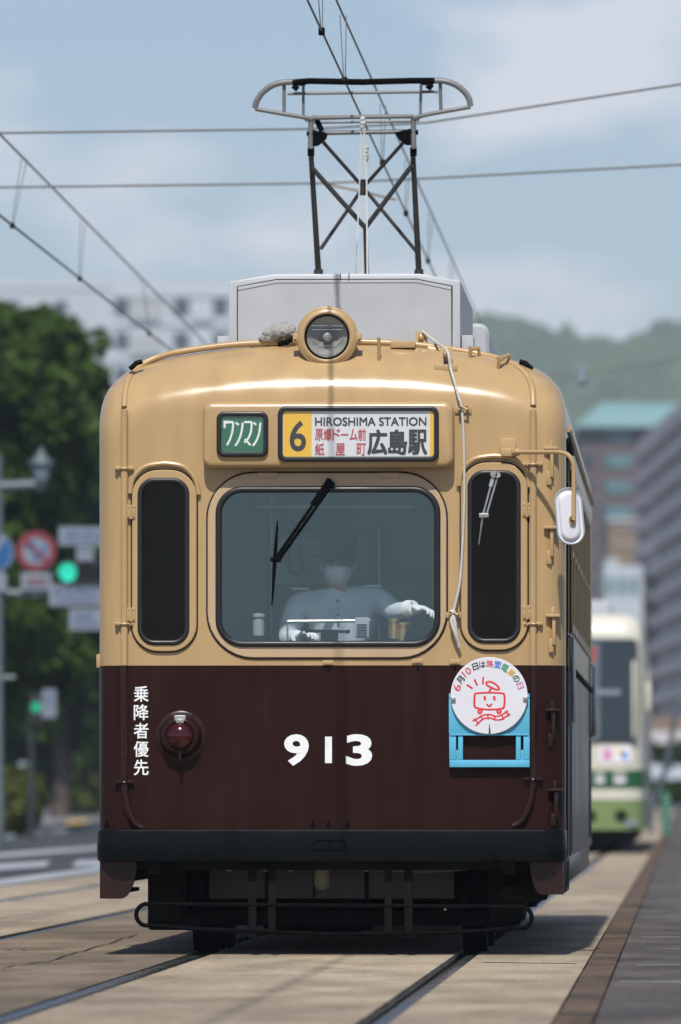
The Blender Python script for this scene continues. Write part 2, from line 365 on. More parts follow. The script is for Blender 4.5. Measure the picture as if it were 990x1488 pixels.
M['asphalt'] = ground_mat('road_asphalt', (0.062, 0.068, 0.076), (0.05, 0.054, 0.06), fine=0.2)
M['asphalt2'] = ground_mat('platform_asphalt', (0.125, 0.108, 0.095), (0.075, 0.068, 0.064), sc=1.2, fine=0.35)
M['kerbbrown'] = ground_mat('brown_kerb', (0.145, 0.098, 0.066), (0.085, 0.062, 0.046), sc=1.5, fine=0.3)
M['soil'] = ground_mat('ground', (0.10, 0.095, 0.08), (0.07, 0.07, 0.06))
M['pave'] = ground_mat('pale_paving', (0.27, 0.26, 0.25), (0.2, 0.2, 0.2))
M['line'] = mat('road_paint', (0.33, 0.35, 0.37), 0.7, var=0.3, scale=2)
M['rail'] = mat('rail_steel', (0.16, 0.17, 0.165), 0.28, metal=0.85, var=0.25, scale=5)
M['groove'] = mat('rail_groove_dirt', (0.035, 0.028, 0.022), 0.9, var=0.3)
M['sandy'] = mat('sand_in_groove', (0.20, 0.155, 0.105), 0.9, var=0.3, scale=8)
M['grass'] = mat('mown_grass', (0.045, 0.085, 0.022), 0.9, var=0.3, scale=2)
M['tactile'] = mat('yellow_tactile', (0.55, 0.36, 0.06), 0.8, var=0.1)

GB = MB(); GB.sheet([(-3000, -200, -0.12), (3000, -200, -0.12), (3000, 3000, -0.12), (-3000, 3000, -0.12)])
struct(GB.build('ground', 'soil'))
V0, V1 = -46.0, 420.0
NEAR = 0.0; FAR = -2.82       # track centres
gz = 0.7175
# rails at +-gz around each centre: slabs between them with the grooves left open
def slab(x0, x1, mm='concrete', name='trackbed'):
    m = MB(); y = V0; L = 4.6
    while y < V1:
        l = L if y < 90 else 40
        m.box((x0, y, -0.11), (x1, min(y+l, V1)-0.012, 0.0)); y += l
    struct(m.build(name, mm))
slab(-gz+0.085, gz-0.085)
slab(gz+0.036, 1.34)
slab(FAR+gz+0.036, -gz-0.036, 'concrete2')
slab(FAR-gz+0.085, FAR+gz-0.085)
slab(-4.35, FAR-gz-0.036)
m = MB()
for c in (NEAR, FAR): m.box((c-gz-0.03, V0, -0.115), (c-gz+0.075, V1, -0.062)); m.box((c+gz-0.075, V0, -0.115), (c+gz+0.03, V1, -0.062))
struct(m.build('rail_groove', 'sandy'))
m = MB()
for c in (NEAR, FAR):
    for sgn in (-1, 1):
        x = c+sgn*gz
        m.box((x-0.03, V0, -0.06), (x+0.03, V1, -0.004), 0.006)
        m.box((x-sgn*0.078-0.008, V0, -0.06), (x-sgn*0.078+0.004, V1, -0.02))
struct(m.build('rails', 'rail'))
# kerb strip and dark platform on the right
m = MB(); y = V0
while y < V1:
    m.box((1.352, y, -0.1), (1.492, min(y+1.5, V1)-0.02, 0.012+random.uniform(-0.004, 0.004)), 0.006); y += 1.5
struct(m.build('kerb_strip', 'kerbbrown'))
m = MB(); m.box((1.498, V0, -0.11), (6.2, V1, 0.004)); struct(m.build('platform', 'asphalt2'))
m = MB()
for y, wd in ((-13.9, .05), (-6.2, .09), (-2.6, .06), (1.5, .05), (5.2, .12), (8.2, .06), (13.5, .25), (22, .3), (31, .3)):
    m.box((1.505+random.uniform(0, .2), y, 0.0), (5.8, y+wd, 0.008))
struct(m.build('platform_joint', mat('worn_joint', (.15,.15,.15), .9, var=.5, scale=3)))
m = MB(); m.box((-40, V0, -0.11), (-4.36, 190, -0.01)); struct(m.build('road', 'asphalt'))
# joint lines and patches on the track slabs
m = MB()
for (a, b) in (((700, 1399), (838, 1401)), ((560, 1330), (890, 1326)), ):
    pa, pb = G(*a), G(*b); m.sheet([(pa.x, pa.y, .004), (pb.x, pb.y, .004), (pb.x, pb.y+.16, .004), (pa.x, pa.y+.16, .004)])
struct(m.build('slab_joint', mat('pale_joint', (0.36, 0.31, 0.25), 0.9, var=0.3, scale=9)))
m = MB()
def crack(pts, wd):
    L = [];
    for i in range(len(pts)-1):
        for k in range(8):
            t = k/8; q = G(pts[i][0]*(1-t)+pts[i+1][0]*t, pts[i][1]*(1-t)+pts[i+1][1]*t+random.uniform(-1, 1)); L.append(q)
    for a, b in zip(L[:-1], L[1:]):
        m.sheet([(a.x, a.y, .005), (b.x, b.y, .005), (b.x+wd, b.y+wd*4, .005), (a.x+wd, a.y+wd*4, .005)])
crack([(0, 1408), (70, 1397), (150, 1374), (205, 1356)], .012)
crack([(0, 1382), (60, 1381), (130, 1377)], .008)
crack([(590, 1329), (760, 1327), (890, 1324)], .02)
struct(m.build('slab_crack', 'groove'))
# road markings on the left (crossing bars and edge line)
m = MB()
for q in ([(-60, 1295), (150, 1265.5), (150, 1259), (-60, 1286)], [(-40, 1267), (66, 1259), (74, 1251), (-40, 1258)], [(104, 1259.5), (160, 1257), (160, 1249), (112, 1251)],
          [(-40, 1249), (160, 1233), (160, 1228), (-40, 1243)], [(-60, 1226), (100, 1207), (100, 1204), (-60, 1221)]):
    m.sheet([G(*p, z=-0.005) for p in q])
struct(m.build('road_marking', 'line'))
m = MB(); q = [G(-120, 1218, -0.01), G(30, 1211, -0.01), G(100, 1203, -0.01), G(170, 1199, -0.01), G(260, 1190, -0.01)]
far = [p+Vector((-20, 160, 0)) for p in q]
bt = [Vector((p.x, p.y, 0.13)) for p in q]; fb = [Vector((p.x, p.y, 0.13)) for p in far]
m.face_ring([q, bt, fb], False); struct(m.build('pavement', 'pave'))
m = MB(); m.sheet([G(96, 1197.5, .134), G(128, 1195, .134), G(128, 1191.5, .134), G(96, 1193, .134)]); struct(m.build('tactile_paving', 'tactile'))

# ------------------------------------------------------------------ hills
ridge = [(-2500, 950), (-900, 850), (-200, 760), (0, 700), (250, 620), (520, 560), (640, 520), (690, 505), (735, 520), (780, 533), (830, 545), (870, 546), (900, 537), (950, 525), (1000, 513), (1100, 525), (1400, 650), (2500, 850), (4000, 1000)]
def ridge_py(px):
    return float(np.interp(px, [a for a, b in ridge], [b for a, b in ridge]))
m = MB(); rows = []
NX, NY = 120, 16; HY0, HY1 = 1900.0, 2650.0
def hill_pt(px, t):
    Y = HY0+(HY1-HY0)*t; top = P(px, ridge_py(px), HY1).z
    h = top*(math.sin(t*PI/2)**1.2)*(1-0.10*math.sin(px*0.02+t*9)*(1-t))
    p = P(px, HZ, Y); p.z = -0.2+h; return p
for j in range(NY+1):
    rows.append([hill_pt(-2500+6500*i/NX, j/NY) for i in range(NX+1)])
m.face_ring(rows, False)
M['hillground'] = mat('hill_undergrowth', (0.05, 0.07, 0.03), 0.95, var=0.3, scale=0.02)
struct(m.build('hills', 'hillground'))
M['forest'] = mat('forest_canopy', (0.060, 0.088, 0.032), 0.9, var=0.5, scale=0.035, detail=6)
m = MB()
for i in range(1500):
    px = random.uniform(640, 1040) if i < 1200 else random.uniform(-300, 1500)
    t = random.uniform(0.25, 1.0)
    c = hill_pt(px, t); s = random.uniform(5.5, 11)
    m.sphere((c.x, c.y, c.z-1.5), s, 1 if i % 3 else 2, (1, 1, random.uniform(.8, 1.25)), .22)
o = m.build('forest', 'forest', sharp=180); o['kind'] = 'stuff'

# ------------------------------------------------------------------ foliage
def leaf_mat(name, col):
    m, n, b = base_nodes(name); b.inputs['Roughness'].default_value = 0.6; b.inputs['Specular IOR Level'].default_value = 0.1
    tc = n.nodes.new('ShaderNodeTexCoord'); t = n.nodes.new('ShaderNodeTexNoise'); t.inputs['Scale'].default_value = 1.1; t.inputs['Detail'].default_value = 5
    n.links.new(tc.outputs['Object'], t.inputs['Vector'])
    r = n.nodes.new('ShaderNodeValToRGB'); r.color_ramp.elements[0].position = .3; r.color_ramp.elements[1].position = .7
    r.color_ramp.elements[0].color = (col[0]*.6, col[1]*.65, col[2]*.6, 1); r.color_ramp.elements[1].color = (col[0]*1.5, col[1]*1.35, col[2]*1.2, 1)
    n.links.new(t.outputs['Fac'], r.inputs[0]); n.links.new(r.outputs[0], b.inputs['Base Color'])
    b.inputs['Transmission Weight'].default_value = 0
    return m
M['leafD'] = leaf_mat('sunlit_green_leaves', (0.040, 0.078, 0.014)); M['leafA'] = leaf_mat('dark_green_leaves', (0.026, 0.050, 0.012)); M['leafB'] = leaf_mat('mid_green_leaves', (0.034, 0.056, 0.014)); M['leafC'] = leaf_mat('olive_hedge_leaves', (0.070, 0.088, 0.022))
M['bark'] = mat('bark', (0.09, 0.07, 0.055), 0.9, var=0.3, scale=10, bump=0.5)
def leaves(name, parent, m, ells, n, size, nclump=120, origin=(0, 0, 0)):
    """ells: list of (centre, (rx,ry,rz)); clumps of leaf faces spread through each ellipsoid"""
    V = []; per = n//len(ells)
    for c, rad in ells:
        c = np.array(c); rad = np.array(rad)
        d = rng.normal(size=(nclump, 3)); d /= np.linalg.norm(d, axis=1)[:, None]
        cc = c+d*rad*(rng.uniform(.2, .95, size=(nclump, 1)))
        k = rng.integers(0, nclump, per); rc = rng.uniform(.13, .30, nclump)*rad.mean()
        e = rng.normal(size=(per, 3)); e /= np.linalg.norm(e, axis=1)[:, None]
        pos = cc[k]+e*(rc[k]*rng.uniform(.3, 1, per)**.5)[:, None]
        a = rng.normal(size=(per, 3)); a /= np.linalg.norm(a, axis=1)[:, None]
        b = np.cross(a, rng.normal(size=(per, 3))); b /= np.linalg.norm(b, axis=1)[:, None]
        s = (size*rng.uniform(.6, 1.3, per))[:, None]
        V.append(np.stack([pos-a*s, pos+b*s*.5, pos+a*s, pos-b*s*.5], 1))
    V = np.concatenate(V).reshape(-1, 3)-np.array(origin)
    me = bpy.data.meshes.new(name); nf = len(V)//4
    me.vertices.add(len(V)); me.vertices.foreach_set('co', V.astype(np.float32).ravel())
    me.loops.add(len(V)); me.loops.foreach_set('vertex_index', np.arange(len(V), dtype=np.int32))
    me.polygons.add(nf); me.polygons.foreach_set('loop_start', np.arange(0, len(V), 4, dtype=np.int32))
    me.update(); me.validate()
    o = bpy.data.objects.new(name, me); COL.objects.link(o); me.materials.append(M[m])
    if parent: o.parent = parent
    return o
def tree(px, Y, top_py, half_px, label, m='leafA', n=9000, low=2.2, size=.2, group='trees along the left side of the street'):
    b = P(px, HZ, Y); b.z = -0.1; H = P(px, top_py, Y).z; rx = half_px*Y/F
    t = thing('broadleaf_tree', label, 'tree', b, group)
    tk = MB(); tk.tube([(b.x, b.y, b.z), (b.x+.1, b.y, b.z+1.5), (b.x, b.y+.1, H*.45), (b.x+.2, b.y, H*.8)], .3, 10, rs=[.34, .26, .2, .06])
    for i in range(7):
        a = random.uniform(0, 2*PI); z = random.uniform(.25, .6)*H; l = rx*random.uniform(.5, .85)
        tk.tube([(b.x, b.y, z), (b.x+math.cos(a)*l*.5, b.y+math.sin(a)*l*.5, z+l*.35), (b.x+math.cos(a)*l, b.y+math.sin(a)*l, z+l*.8)], .1, 6, rs=[.12, .08, .03])
    tk.build('trunk', 'bark', t)
    cz = (H+low)/2; ells = [((b.x, b.y, cz), (rx*.8, rx*.8, (H-low)*.48))]
    for i in range(9):
        a = i*2.4; ells.append(((b.x+math.cos(a)*rx*.55, b.y+math.sin(a)*rx*.5, random.uniform(low+1, H-1.6)), (rx*.5, rx*.5, (H-low)*.25)))
    leaves('crown', t, m, ells, n, size, origin=b)
    return t
tree(-78, 178, 440, 238, 'tall dark green broadleaf tree at the left edge behind the blue round sign', 'leafD', 80000, low=3.0, size=.17)
tree(85, 250, 545, 165, 'shorter dark tree behind the traffic light, beyond the tall tree', 'leafA', 40000, low=1.5, size=.2)
tree(165, 285, 700, 130, 'dark tree half hidden by the left flank of the brown tram', 'leafB', 12000, low=1.2, size=.22)
tree(-40, 330, 800, 260, 'broad low tree filling the gap under the tall tree', 'leafA', 12000, low=.6, size=.3)
tree(130, 350, 820, 200, 'farthest dark tree of the left side seen above the clipped bush', 'leafA', 12000, low=.5, size=.3)
def hedge(px0, px1, top, bot, label, m='leafC', n=6000):
    Y = F*.72/(bot-HZ); b = P((px0+px1)/2, HZ, Y); b.z = .1; hx = (px1-px0)/2*Y/F; hh = P(0, top, Y).z-.1
    t = thing('clipped_hedge', label, 'hedge', b, 'clipped bushes on the left pavement')
    s = MB(); 
    for k in range(5): s.tube([(b.x+random.uniform(-.3, .3), b.y, .1), (b.x+random.uniform(-hx, hx)*.7, b.y, .1+hh*.7)], .03, 6)
    s.build('stem', 'bark', t)
    ells = [((b.x+k*hx*.55, b.y+random.uniform(-.3, .3), .1+hh*.5), (hx*.5, 1.0, hh*.56)) for k in (-.95, 0, .95)]
    leaves('foliage', t, m, ells, n*2, .115, 260, origin=b)
hedge(-80, 64, 1122, 1207, 'large rounded olive hedge at the left edge by the kerb', n=12000)
hedge(86, 146, 1128, 1186, 'smaller clipped hedge beside the yellow tactile paving')

# ------------------------------------------------------------------ buildings
M['aptwall'] = mat('pale_grey_render', (0.44, 0.48, 0.52), 0.8, var=0.04, scale=.1)
M['aptpanel'] = mat('beige_grey_balcony', (0.38, 0.40, 0.41), 0.8, var=0.05, scale=.2)
M['aptwhite'] = mat('white_balcony', (0.47, 0.51, 0.55), 0.8, var=0.04, scale=.2)
M['winDark'] = mat('dark_window', (0.03, 0.045, 0.06), 0.15, var=0.1, scale=.5)
M['winGrey'] = mat('grey_window', (0.26, 0.25, 0.27), 0.5, var=0.15, scale=.4)
M['winFar'] = mat('blue_grey_window', (0.075, 0.095, 0.12), 0.3, var=0.2, scale=.4)
M['brownwall'] = mat('brown_tile_wall', (0.115, 0.085, 0.085), 0.8, var=0.08, scale=.2)
M['teal'] = mat('teal_roof', (0.20, 0.34, 0.335), 0.5, var=0.06, scale=.1)
M['greywall'] = mat('lilac_grey_wall', (0.50, 0.46, 0.485), 0.8, var=0.08, scale=.2)
M['greyband'] = mat('pale_balcony_band', (0.52, 0.48, 0.495), 0.8, var=0.06, scale=.2)
M['tealglass'] = mat('teal_window', (0.10, 0.20, 0.22), 0.15, var=0.2, scale=.4)
M['tanwall'] = mat('tan_wall', (0.22, 0.16, 0.11), 0.8, var=0.08, scale=.3)
M['palewall'] = mat('pale_blue_wall', (0.46, 0.52, 0.58), 0.7, var=0.06, scale=.3)
def pbox(mb, x0, y0, x1, y1, Y, dep, push=0.0):
    """box whose front face fills the pixel rectangle at depth Y - push, running dep metres back"""
    a = P(x0, y1, Y); b = P(x1, y0, Y); q = FWD*(-push); s = FWD*dep
    pts = [a+q, Vector((b.x, b.y, a.z))+q, b+q, Vector((a.x, a.y, b.z))+q]
    mb.face_ring([pts, [p+s for p in pts]], True, True, True); return mb
Y = 740.0; b = P(150, HZ, Y); b.z = 0
t = thing('apartment_block', 'long pale grey apartment block behind the tall tree and left of the roof box', 'building', b)
m = MB(); pbox(m, -260, 412, 420, 1150, Y, 14); m.build('wall', 'aptwall', t)
m = MB(); pbox(m, -262, 408, 160, 420, Y, 14.6, .1); pbox(m, 163, 408, 422, 432, Y, 15, .15); m.build('parapet', 'aptwhite', t)
for r_ in range(6):
    py = 445+50*r_
    for px in (-70, 20, 89): 
        f = pbox(MB(), px-9, py-8, px+9, py+9, Y, .3, .12).build('window', 'winFar', t)
        pbox(MB(), px-11, py+9, px+11, py+11, Y, .3, .3).build('sill', 'aptpanel', f)
    for px, wd in ((177, 10), (264, 11), (320, 11), (375, 10)):
        pbox(MB(), px-wd, py-12, px+wd, py+12, Y, .5, .12).build('window', 'winFar', t)
    pbox(MB(), 189, py-9, 233, py+22, Y, 1.2, .4).build('balcony', 'aptpanel', t)
    pbox(MB(), 277, py-2, 310, py+22, Y, 1.2, .4).build('balcony', 'aptwhite', t)
    pbox(MB(), 163, py+23, 420, py+28, Y, .6, .15).build('floor_band', 'aptwhite', t)
# teal-roofed block
Y = 800.0; b = P(890, HZ, Y); b.z = 0
t = thing('hotel_block', 'dark brown tiled block with a teal hipped roof at right', 'building', b)
m = MB(); pbox(m, 842, 618, 1100, 1150, Y, 20); m.build('wall', 'brownwall', t)
m = MB(); e = [P(836, 620, Y-1.2), P(1110, 620, Y-1.2), P(1110, 620, Y+21), P(836, 620, Y+21)]; u = [P(874, 586, Y+6), P(1080, 586, Y+6), P(1080, 586, Y+14), P(874, 586, Y+14)]
m.face_ring([e, u], True, True, True); m.build('roof', 'teal', t)
for r_ in range(8):
    py = 634+37*r_
    for px in (897, 955):
        pbox(MB(), px-16, py-9, px+20, py+8, Y, .4, .12).build('window', 'tealglass', t)
    pbox(MB(), 877, py-8, 881, py+9, Y, .4, .14).build('window', 'winDark', t)
    pbox(MB(), 846, py-10, 862, py+9, Y, .4, .14).build('window', 'winDark', t)
# grey balcony block receding along the right side
A = P(1060, HZ, 440); B = P(928, HZ, 545)
t = thing('balcony_block', 'lilac grey block with slanting rows of balconies at the right edge', 'building', Vector((A.x, A.y, 0)))
d = (B-A); d.z = 0; nrm = Vector((-d.y, d.x, 0)).normalized()
if nrm.dot(CAM-A) < 0: nrm = -nrm
ztop = P(990, 590, 495).z
def slabq(mb, s0, s1, z0, z1, o0, o1):
    q = [A+d*s0, A+d*s1]
    r0 = [Vector((*(q[0]+nrm*o0).xy, z0)), Vector((*(q[1]+nrm*o0).xy, z0)), Vector((*(q[1]+nrm*o0).xy, z1)), Vector((*(q[0]+nrm*o0).xy, z1))]
    mb.face_ring([r0, [p+nrm*(o1-o0) for p in r0]], True, True, True); return mb
slabq(MB(), 0, 1, 0, ztop, -14, 0).build('wall', 'greywall', t)
nf = 15; fh = ztop/nf
for k in range(nf):
    slabq(MB(), 0, .985, k*fh+.1, k*fh+fh*.42, .05, .45).build('balcony', 'greyband', t)
    for j in range(6):
        slabq(MB(), .04+j*.16, .14+j*.16, k*fh+fh*.42, k*fh+fh*.88,  .02, .06).build('window', 'winGrey', t)
# low tan block and pale building
Y = 620.0
t = thing('tan_block', 'small tan walled block in front of the brown hotel, above the green tram', 'building', P(905, HZ, Y).xy.to_3d())
pbox(MB(), 884, 757, 932, 1150, Y, 10).build('wall', 'tanwall', t); pbox(MB(), 882, 753, 934, 758, Y, 10.4, .2).build('parapet', 'greyband', t)
for i in range(2): pbox(MB(), 889, 764+i*26, 927, 766+i*26, Y, .2, .1).build('band', 'greyband', t)
Y = 520.0
t = thing('pale_building', 'pale blue low building just above the green tram roof', 'building', P(905, HZ, Y).xy.to_3d())
pbox(MB(), 876, 822, 934, 1150, Y, 9).build('wall', 'palewall', t)
for i in range(3): pbox(MB(), 882+i*17, 838, 892+i*17, 862, Y, .2, .1).build('window', 'tealglass', t)
pbox(MB(), 880, 812, 900, 822, Y+2, 3).build('roof_unit', 'aptpanel', t)
# things at street level on the far right
Y = 330.0
t = thing('garden_wall', 'low pale and brown wall at the far right end of the platform', 'wall', P(1000, HZ, Y).xy.to_3d())
pbox(MB(), 930, 1112, 1080, 1150, Y, .6).build('wall_base', 'palewall', t); pbox(MB(), 930, 1042, 1080, 1062, Y+3, .6).build('coping', 'tanwall', t)
pbox(MB(), 930, 1060, 1080, 1112, Y+3, .4).build('panel', 'greyband', t)
def shrub(px0, px1, top, bot, Y, label):
    a = P(px0, bot, Y); c = P(px1, top, Y); mid = (a+c)/2; base = Vector((mid.x, mid.y, a.z))
    t = thing('shrub_row', label, 'shrub', base, 'green shrubs at the far right')
    leaves('foliage', t, 'leafB', [((mid.x+k*(c.x-a.x)*.3, mid.y, mid.z), ((c.x-a.x)*.28, .8, (c.z-a.z)*.5)) for k in (-1, 0, 1)], 4000, .12, 40, origin=base)
shrub(925, 1010, 1076, 1114, 322, 'green shrubs growing on top of the low wall')
shrub(925, 1000, 1132, 1168, 250, 'green shrubs at ground level behind the striped bollard')

# ================================================================== STREET FURNITURE (left)
M['polegrey'] = mat('grey_green_pole', (0.10, 0.13, 0.14), 0.5, metal=0.2, var=0.1)
M['poledark'] = mat('dark_pole', (0.025, 0.028, 0.035), 0.5, var=0.1)
M['signredflat'] = mat('road_sign_red', (0.20, 0.03, 0.045), 0.5, var=0.05); M['signblueflat'] = mat('road_sign_blue', (0.01, 0.09, 0.26), 0.5, var=0.05)
M['signpale'] = mat('shaded_sign_white', (0.20, 0.235, 0.285), 0.5, var=0.05)  # white darkened and blued: the shade on the boards is in the colour
M['boardblue'] = mat('board_blue_print', (0.115, 0.15, 0.24), 0.5, var=0.1)
M['greenlamp'] = mat('green_signal_lamp', (0.0, 0.35, 0.25), 0.3, var=0, emit=(0.03, 0.70, 0.47), estr=0.9)
M['greenlamp2'] = mat('green_walk_lamp', (0.0, 0.30, 0.15), 0.3, var=0, emit=(0.02, 0.45, 0.19), estr=0.32)
M['darklamp'] = mat('unlit_signal_lamp', (0.02, 0.015, 0.015), 0.2, var=0)
M['lampglass'] = mat('frosted_lamp_glass', (0.16, 0.21, 0.25), 0.3, var=0.05)
YS = 126.0
def pole_at(px, Y, top_py, r, mb=None, z0=0.0):
    a = P(px, HZ, Y); mb = mb or MB(); mb.lathe([(z0, r*1.25), (z0+.9, r*1.2), (z0+.95, r), (P(px, top_py, Y).z, r*.8)], (a.x, a.y, 0), 'z', 14); return mb
def at_depth(o): return o
# mast on the left edge with a signal arm and lamp arm
a = P(-3, HZ, YS)
mast = thing('signal_mast', 'grey green steel mast at the left edge carrying the traffic light arm', 'pole', (a.x, a.y, 0))
pole_at(-3, YS, 660, .085).build('pole', 'polegrey', mast)
MB().tube([P(-3, 862, YS), P(150, 862, YS)], .075, 10).build('signal_arm', 'polegrey', mast)
MB().tube([P(-3, 707, YS), P(60, 704, YS)], .085, 10).build('lamp_arm', 'polegrey', mast)
MB().tube([P(-3, 985, YS), P(22, 985, YS)], .04, 8).build('bracket', 'polegrey', mast)
c = P(60, 705, YS-.05)
lamp = thing('street_lamp', 'lantern shaped street lamp on the end of the left mast arm', 'lamp', (c.x, c.y, c.z))
s = YS/F
MB().lathe([(-8*s, 5*s), (0, 6.5*s), (3*s, 9*s), (8*s, 10*s)], c, 'z', 20).build('lamp_base', 'polegrey', lamp)
MB().lathe([(8*s, 10*s), (26*s, 13.5*s), (28*s, 13.5*s)], c, 'z', 20).build('lamp_glass', 'lampglass', lamp)
MB().lathe([(28*s, 14*s), (31*s, 19*s), (34*s, 18*s), (42*s, 9*s), (47*s, 6*s), (50*s, 3*s), (56*s, 1.2*s)], c, 'z', 20).build('lamp_cap', 'polegrey', lamp)
def disc_xz(mb, c, r0, r1, off, n=32):
    """flat ring/disc facing the camera, 4 mm thick"""
    A_ = []
    for r, o in ((r1, off), (r1, off+.006), (max(r0, 1e-4), off+.006), (max(r0, 1e-4), off)):
        A_.append([c+RIGHT*math.cos(2*PI*j/n)*r+UP*math.sin(2*PI*j/n)*r-FWD*o for j in range(n)])
    mb.face_ring(A_, True, False, False, True); return mb
def flat_stroke(mb, pts, wd, Y, off):
    p = [P(x, y, Y)-FWD*off for x, y in pts]; mb.tube(p, wd*Y/F, 6, flat=.25); return mb
# no-turn sign with its plate
c = P(53, 801, YS)
sg = thing('no_turn_sign', 'round red ringed no turn sign left of the green traffic light', 'road sign', c)
disc_xz(MB(), c, 0, 28.5*s, .10).build('sign_face', 'signpale', sg)
disc_xz(MB(), c, 20*s, 29*s, .108).build('red_ring', 'signredflat', sg)
m = MB(); flat_stroke(m, [(52, 815), (52, 798), (45, 790)], 3, YS, .115); flat_stroke(m, [(60, 813), (63, 800), (65, 793)], 3, YS, .115); flat_stroke(m, [(40, 797), (45, 788), (51, 792)], 2.5, YS, .115)
m.build('arrow', 'signblueflat', sg)
m = MB(); flat_stroke(m, [(38, 787), (68, 815)], 3, YS, .122); m.build('red_slash', 'signredflat', sg)
pl = pbox(MB(), 31, 832, 75, 858, YS, .01, .11).build('plate', 'signpale', sg)
m = MB(); pbox(m, 38, 841, 68, 844, YS, .004, .118); pbox(m, 38, 848, 68, 851, YS, .004, .118); m.build('lettering', 'signredflat', sg)
pbox(MB(), 51, 780, 55, 866, YS, .04, .09).build('bracket', 'polegrey', sg)
# blue sign at the frame edge
c = P(-8, 803, YS)
sg = thing('blue_round_sign', 'blue round mandatory sign cut by the left edge with a white plate', 'road sign', c)
disc_xz(MB(), c, 0, 26*s, .10).build('sign_face', 'signblueflat', sg)
disc_xz(MB(), c, 26*s, 28.5*s, .10).build('white_rim', 'signpale', sg)
m = MB(); flat_stroke(m, [(-20, 812), (0, 790), (6, 780)], 4.5, YS, .112); m.build('arrow', 'signpale', sg)
pbox(MB(), -30, 832, 10, 860, YS, .01, .11).build('plate', 'signpale', sg); pbox(MB(), -10, 776, -6, 866, YS, .04, .09).build('bracket', 'polegrey', sg)
# traffic light
c = P(125, 832, YS)
tl = thing('traffic_light', 'horizontal traffic light showing green beside the tram flank', 'traffic light', c)
m = MB(); a = P(83, 850, YS); b = P(172, 815, YS)
ol = rr(83, 172, 815, 850, 16, 6)
m.face_ring([[P(x, y, YS)-FWD*.18 for x, y in ol], [P(x, y, YS)+FWD*.05 for x, y in ol]], True, True, True); m.build('housing', 'poledark', tl)
for px, mm in ((99, 'greenlamp'), (127, 'darklamp'), (155, 'darklamp')):
    cc = P(px, 832, YS)
    l = disc_xz(MB(), cc, 0, 13.5*s, .186).build('signal_lens', mm, tl, label='lit green lens' if px == 99 else None)
    ring = []
    m = MB(); rings = []
    for o_ in (.18, .36): rings.append([cc+RIGHT*math.cos(R(x))*14.5*s+UP*math.sin(R(x))*14.5*s-FWD*o_ for x in range(-20, 201, 10)])
    for o_ in (.36, .18): rings.append([cc+RIGHT*math.cos(R(x))*15*s+UP*math.sin(R(x))*15*s-FWD*o_ for x in range(-20, 201, 10)])
    m.face_ring(rings, False, loop=True); m.build('visor', 'poledark', l)
def board(x0, y0, x1, y1, Y, label, rows, name='name_board', parent=None, dark='boardblue', vertical=False):
    c = P((x0+x1)/2, (y0+y1)/2, Y); t = thing(name, label, 'sign board', c, 'white boards on the signal arm' if not vertical else None)
    pbox(MB(), x0, y0, x1, y1, Y, .03, .15).build('board_face', 'signpale', t)
    m = MB()
    for r_ in rows: pbox(m, *r_, Y, .004, .156)
    m.build('print', dark, t); return t
board(86, 766, 176, 793, YS, 'white name board above the green traffic light', [(95, 772, 118, 780), (121, 772, 136, 780), (140, 772, 170, 780), (95, 784, 150, 788)])
board(72, 849, 150, 881, YS, 'wide white board under the green traffic light', [(79, 855, 92, 864), (95, 855, 108, 864), (112, 855, 140, 864), (80, 869, 142, 875)])
board(101, 885, 160, 916, YS, 'lowest small white board below the signal arm', [(108, 891, 136, 901), (108, 905, 150, 910)])
board(112, 795, 136, 818, YS, 'small square white plate directly above the dark signal lens', [(116, 799, 132, 803)])
# pedestrian signal
YP = 150.0; sp_ = YP/F; a = P(48, HZ, YP)
ps = thing('pedestrian_signal', 'small pedestrian light glowing green above the hedge', 'traffic light', (a.x, a.y, 0))
pole_at(46, YP, 1005, .05).build('pole', 'poledark', ps)
m = MB(); pbox(m, 44, 1008, 62, 1052, YP, .25, .15); m.build('housing', 'poledark', ps)
disc_xz(MB(), P(53, 1028, YP), 0, 7.5*sp_, .155).build('walk_lens', 'greenlamp2', ps); disc_xz(MB(), P(53, 1044, YP), 0, 6*sp_, .155).build('stop_lens', 'darklamp', ps)
board(62, 1002, 82, 1043, YP, 'upright white board right of the pedestrian light', [(66, 1008, 78, 1022), (68, 1027, 77, 1031)], vertical=True)
# far no-entry ring sign on a dark pole
YD = 283.0; sd_ = YD/F; a = P(127, HZ, YD)
fs_ = thing('ring_sign_post', 'small distant red ringed sign on a dark post beside the tram flank', 'road sign', (a.x, a.y, 0))
pole_at(128, YD, 900, .16).build('post', 'poledark', fs_)
disc_xz(MB(), P(125, 980, YD), 0, 12*sd_, .3).build('sign_face', 'boardblue', fs_); disc_xz(MB(), P(125, 980, YD), 9*sd_, 15*sd_, .31).build('red_ring', 'signredflat', fs_)
pbox(MB(), 114, 996, 136, 1006, YD, .03, .3).build('plate', 'signpale', fs_)
a = P(33, 1122, 205)
ut = thing('white_post', 'small white marker post rising behind the large hedge', 'post', (a.x, a.y, .1))
MB().lathe([(.1, .15), (1.6, .14), (1.65, .1)], (a.x, a.y, 0), 'z', 12).build('post', 'signpale', ut)
MB().box((a.x-.16, a.y-.2, 1.2), (a.x+.16, a.y-.14, 1.5)).build('panel', 'boardblue', ut)

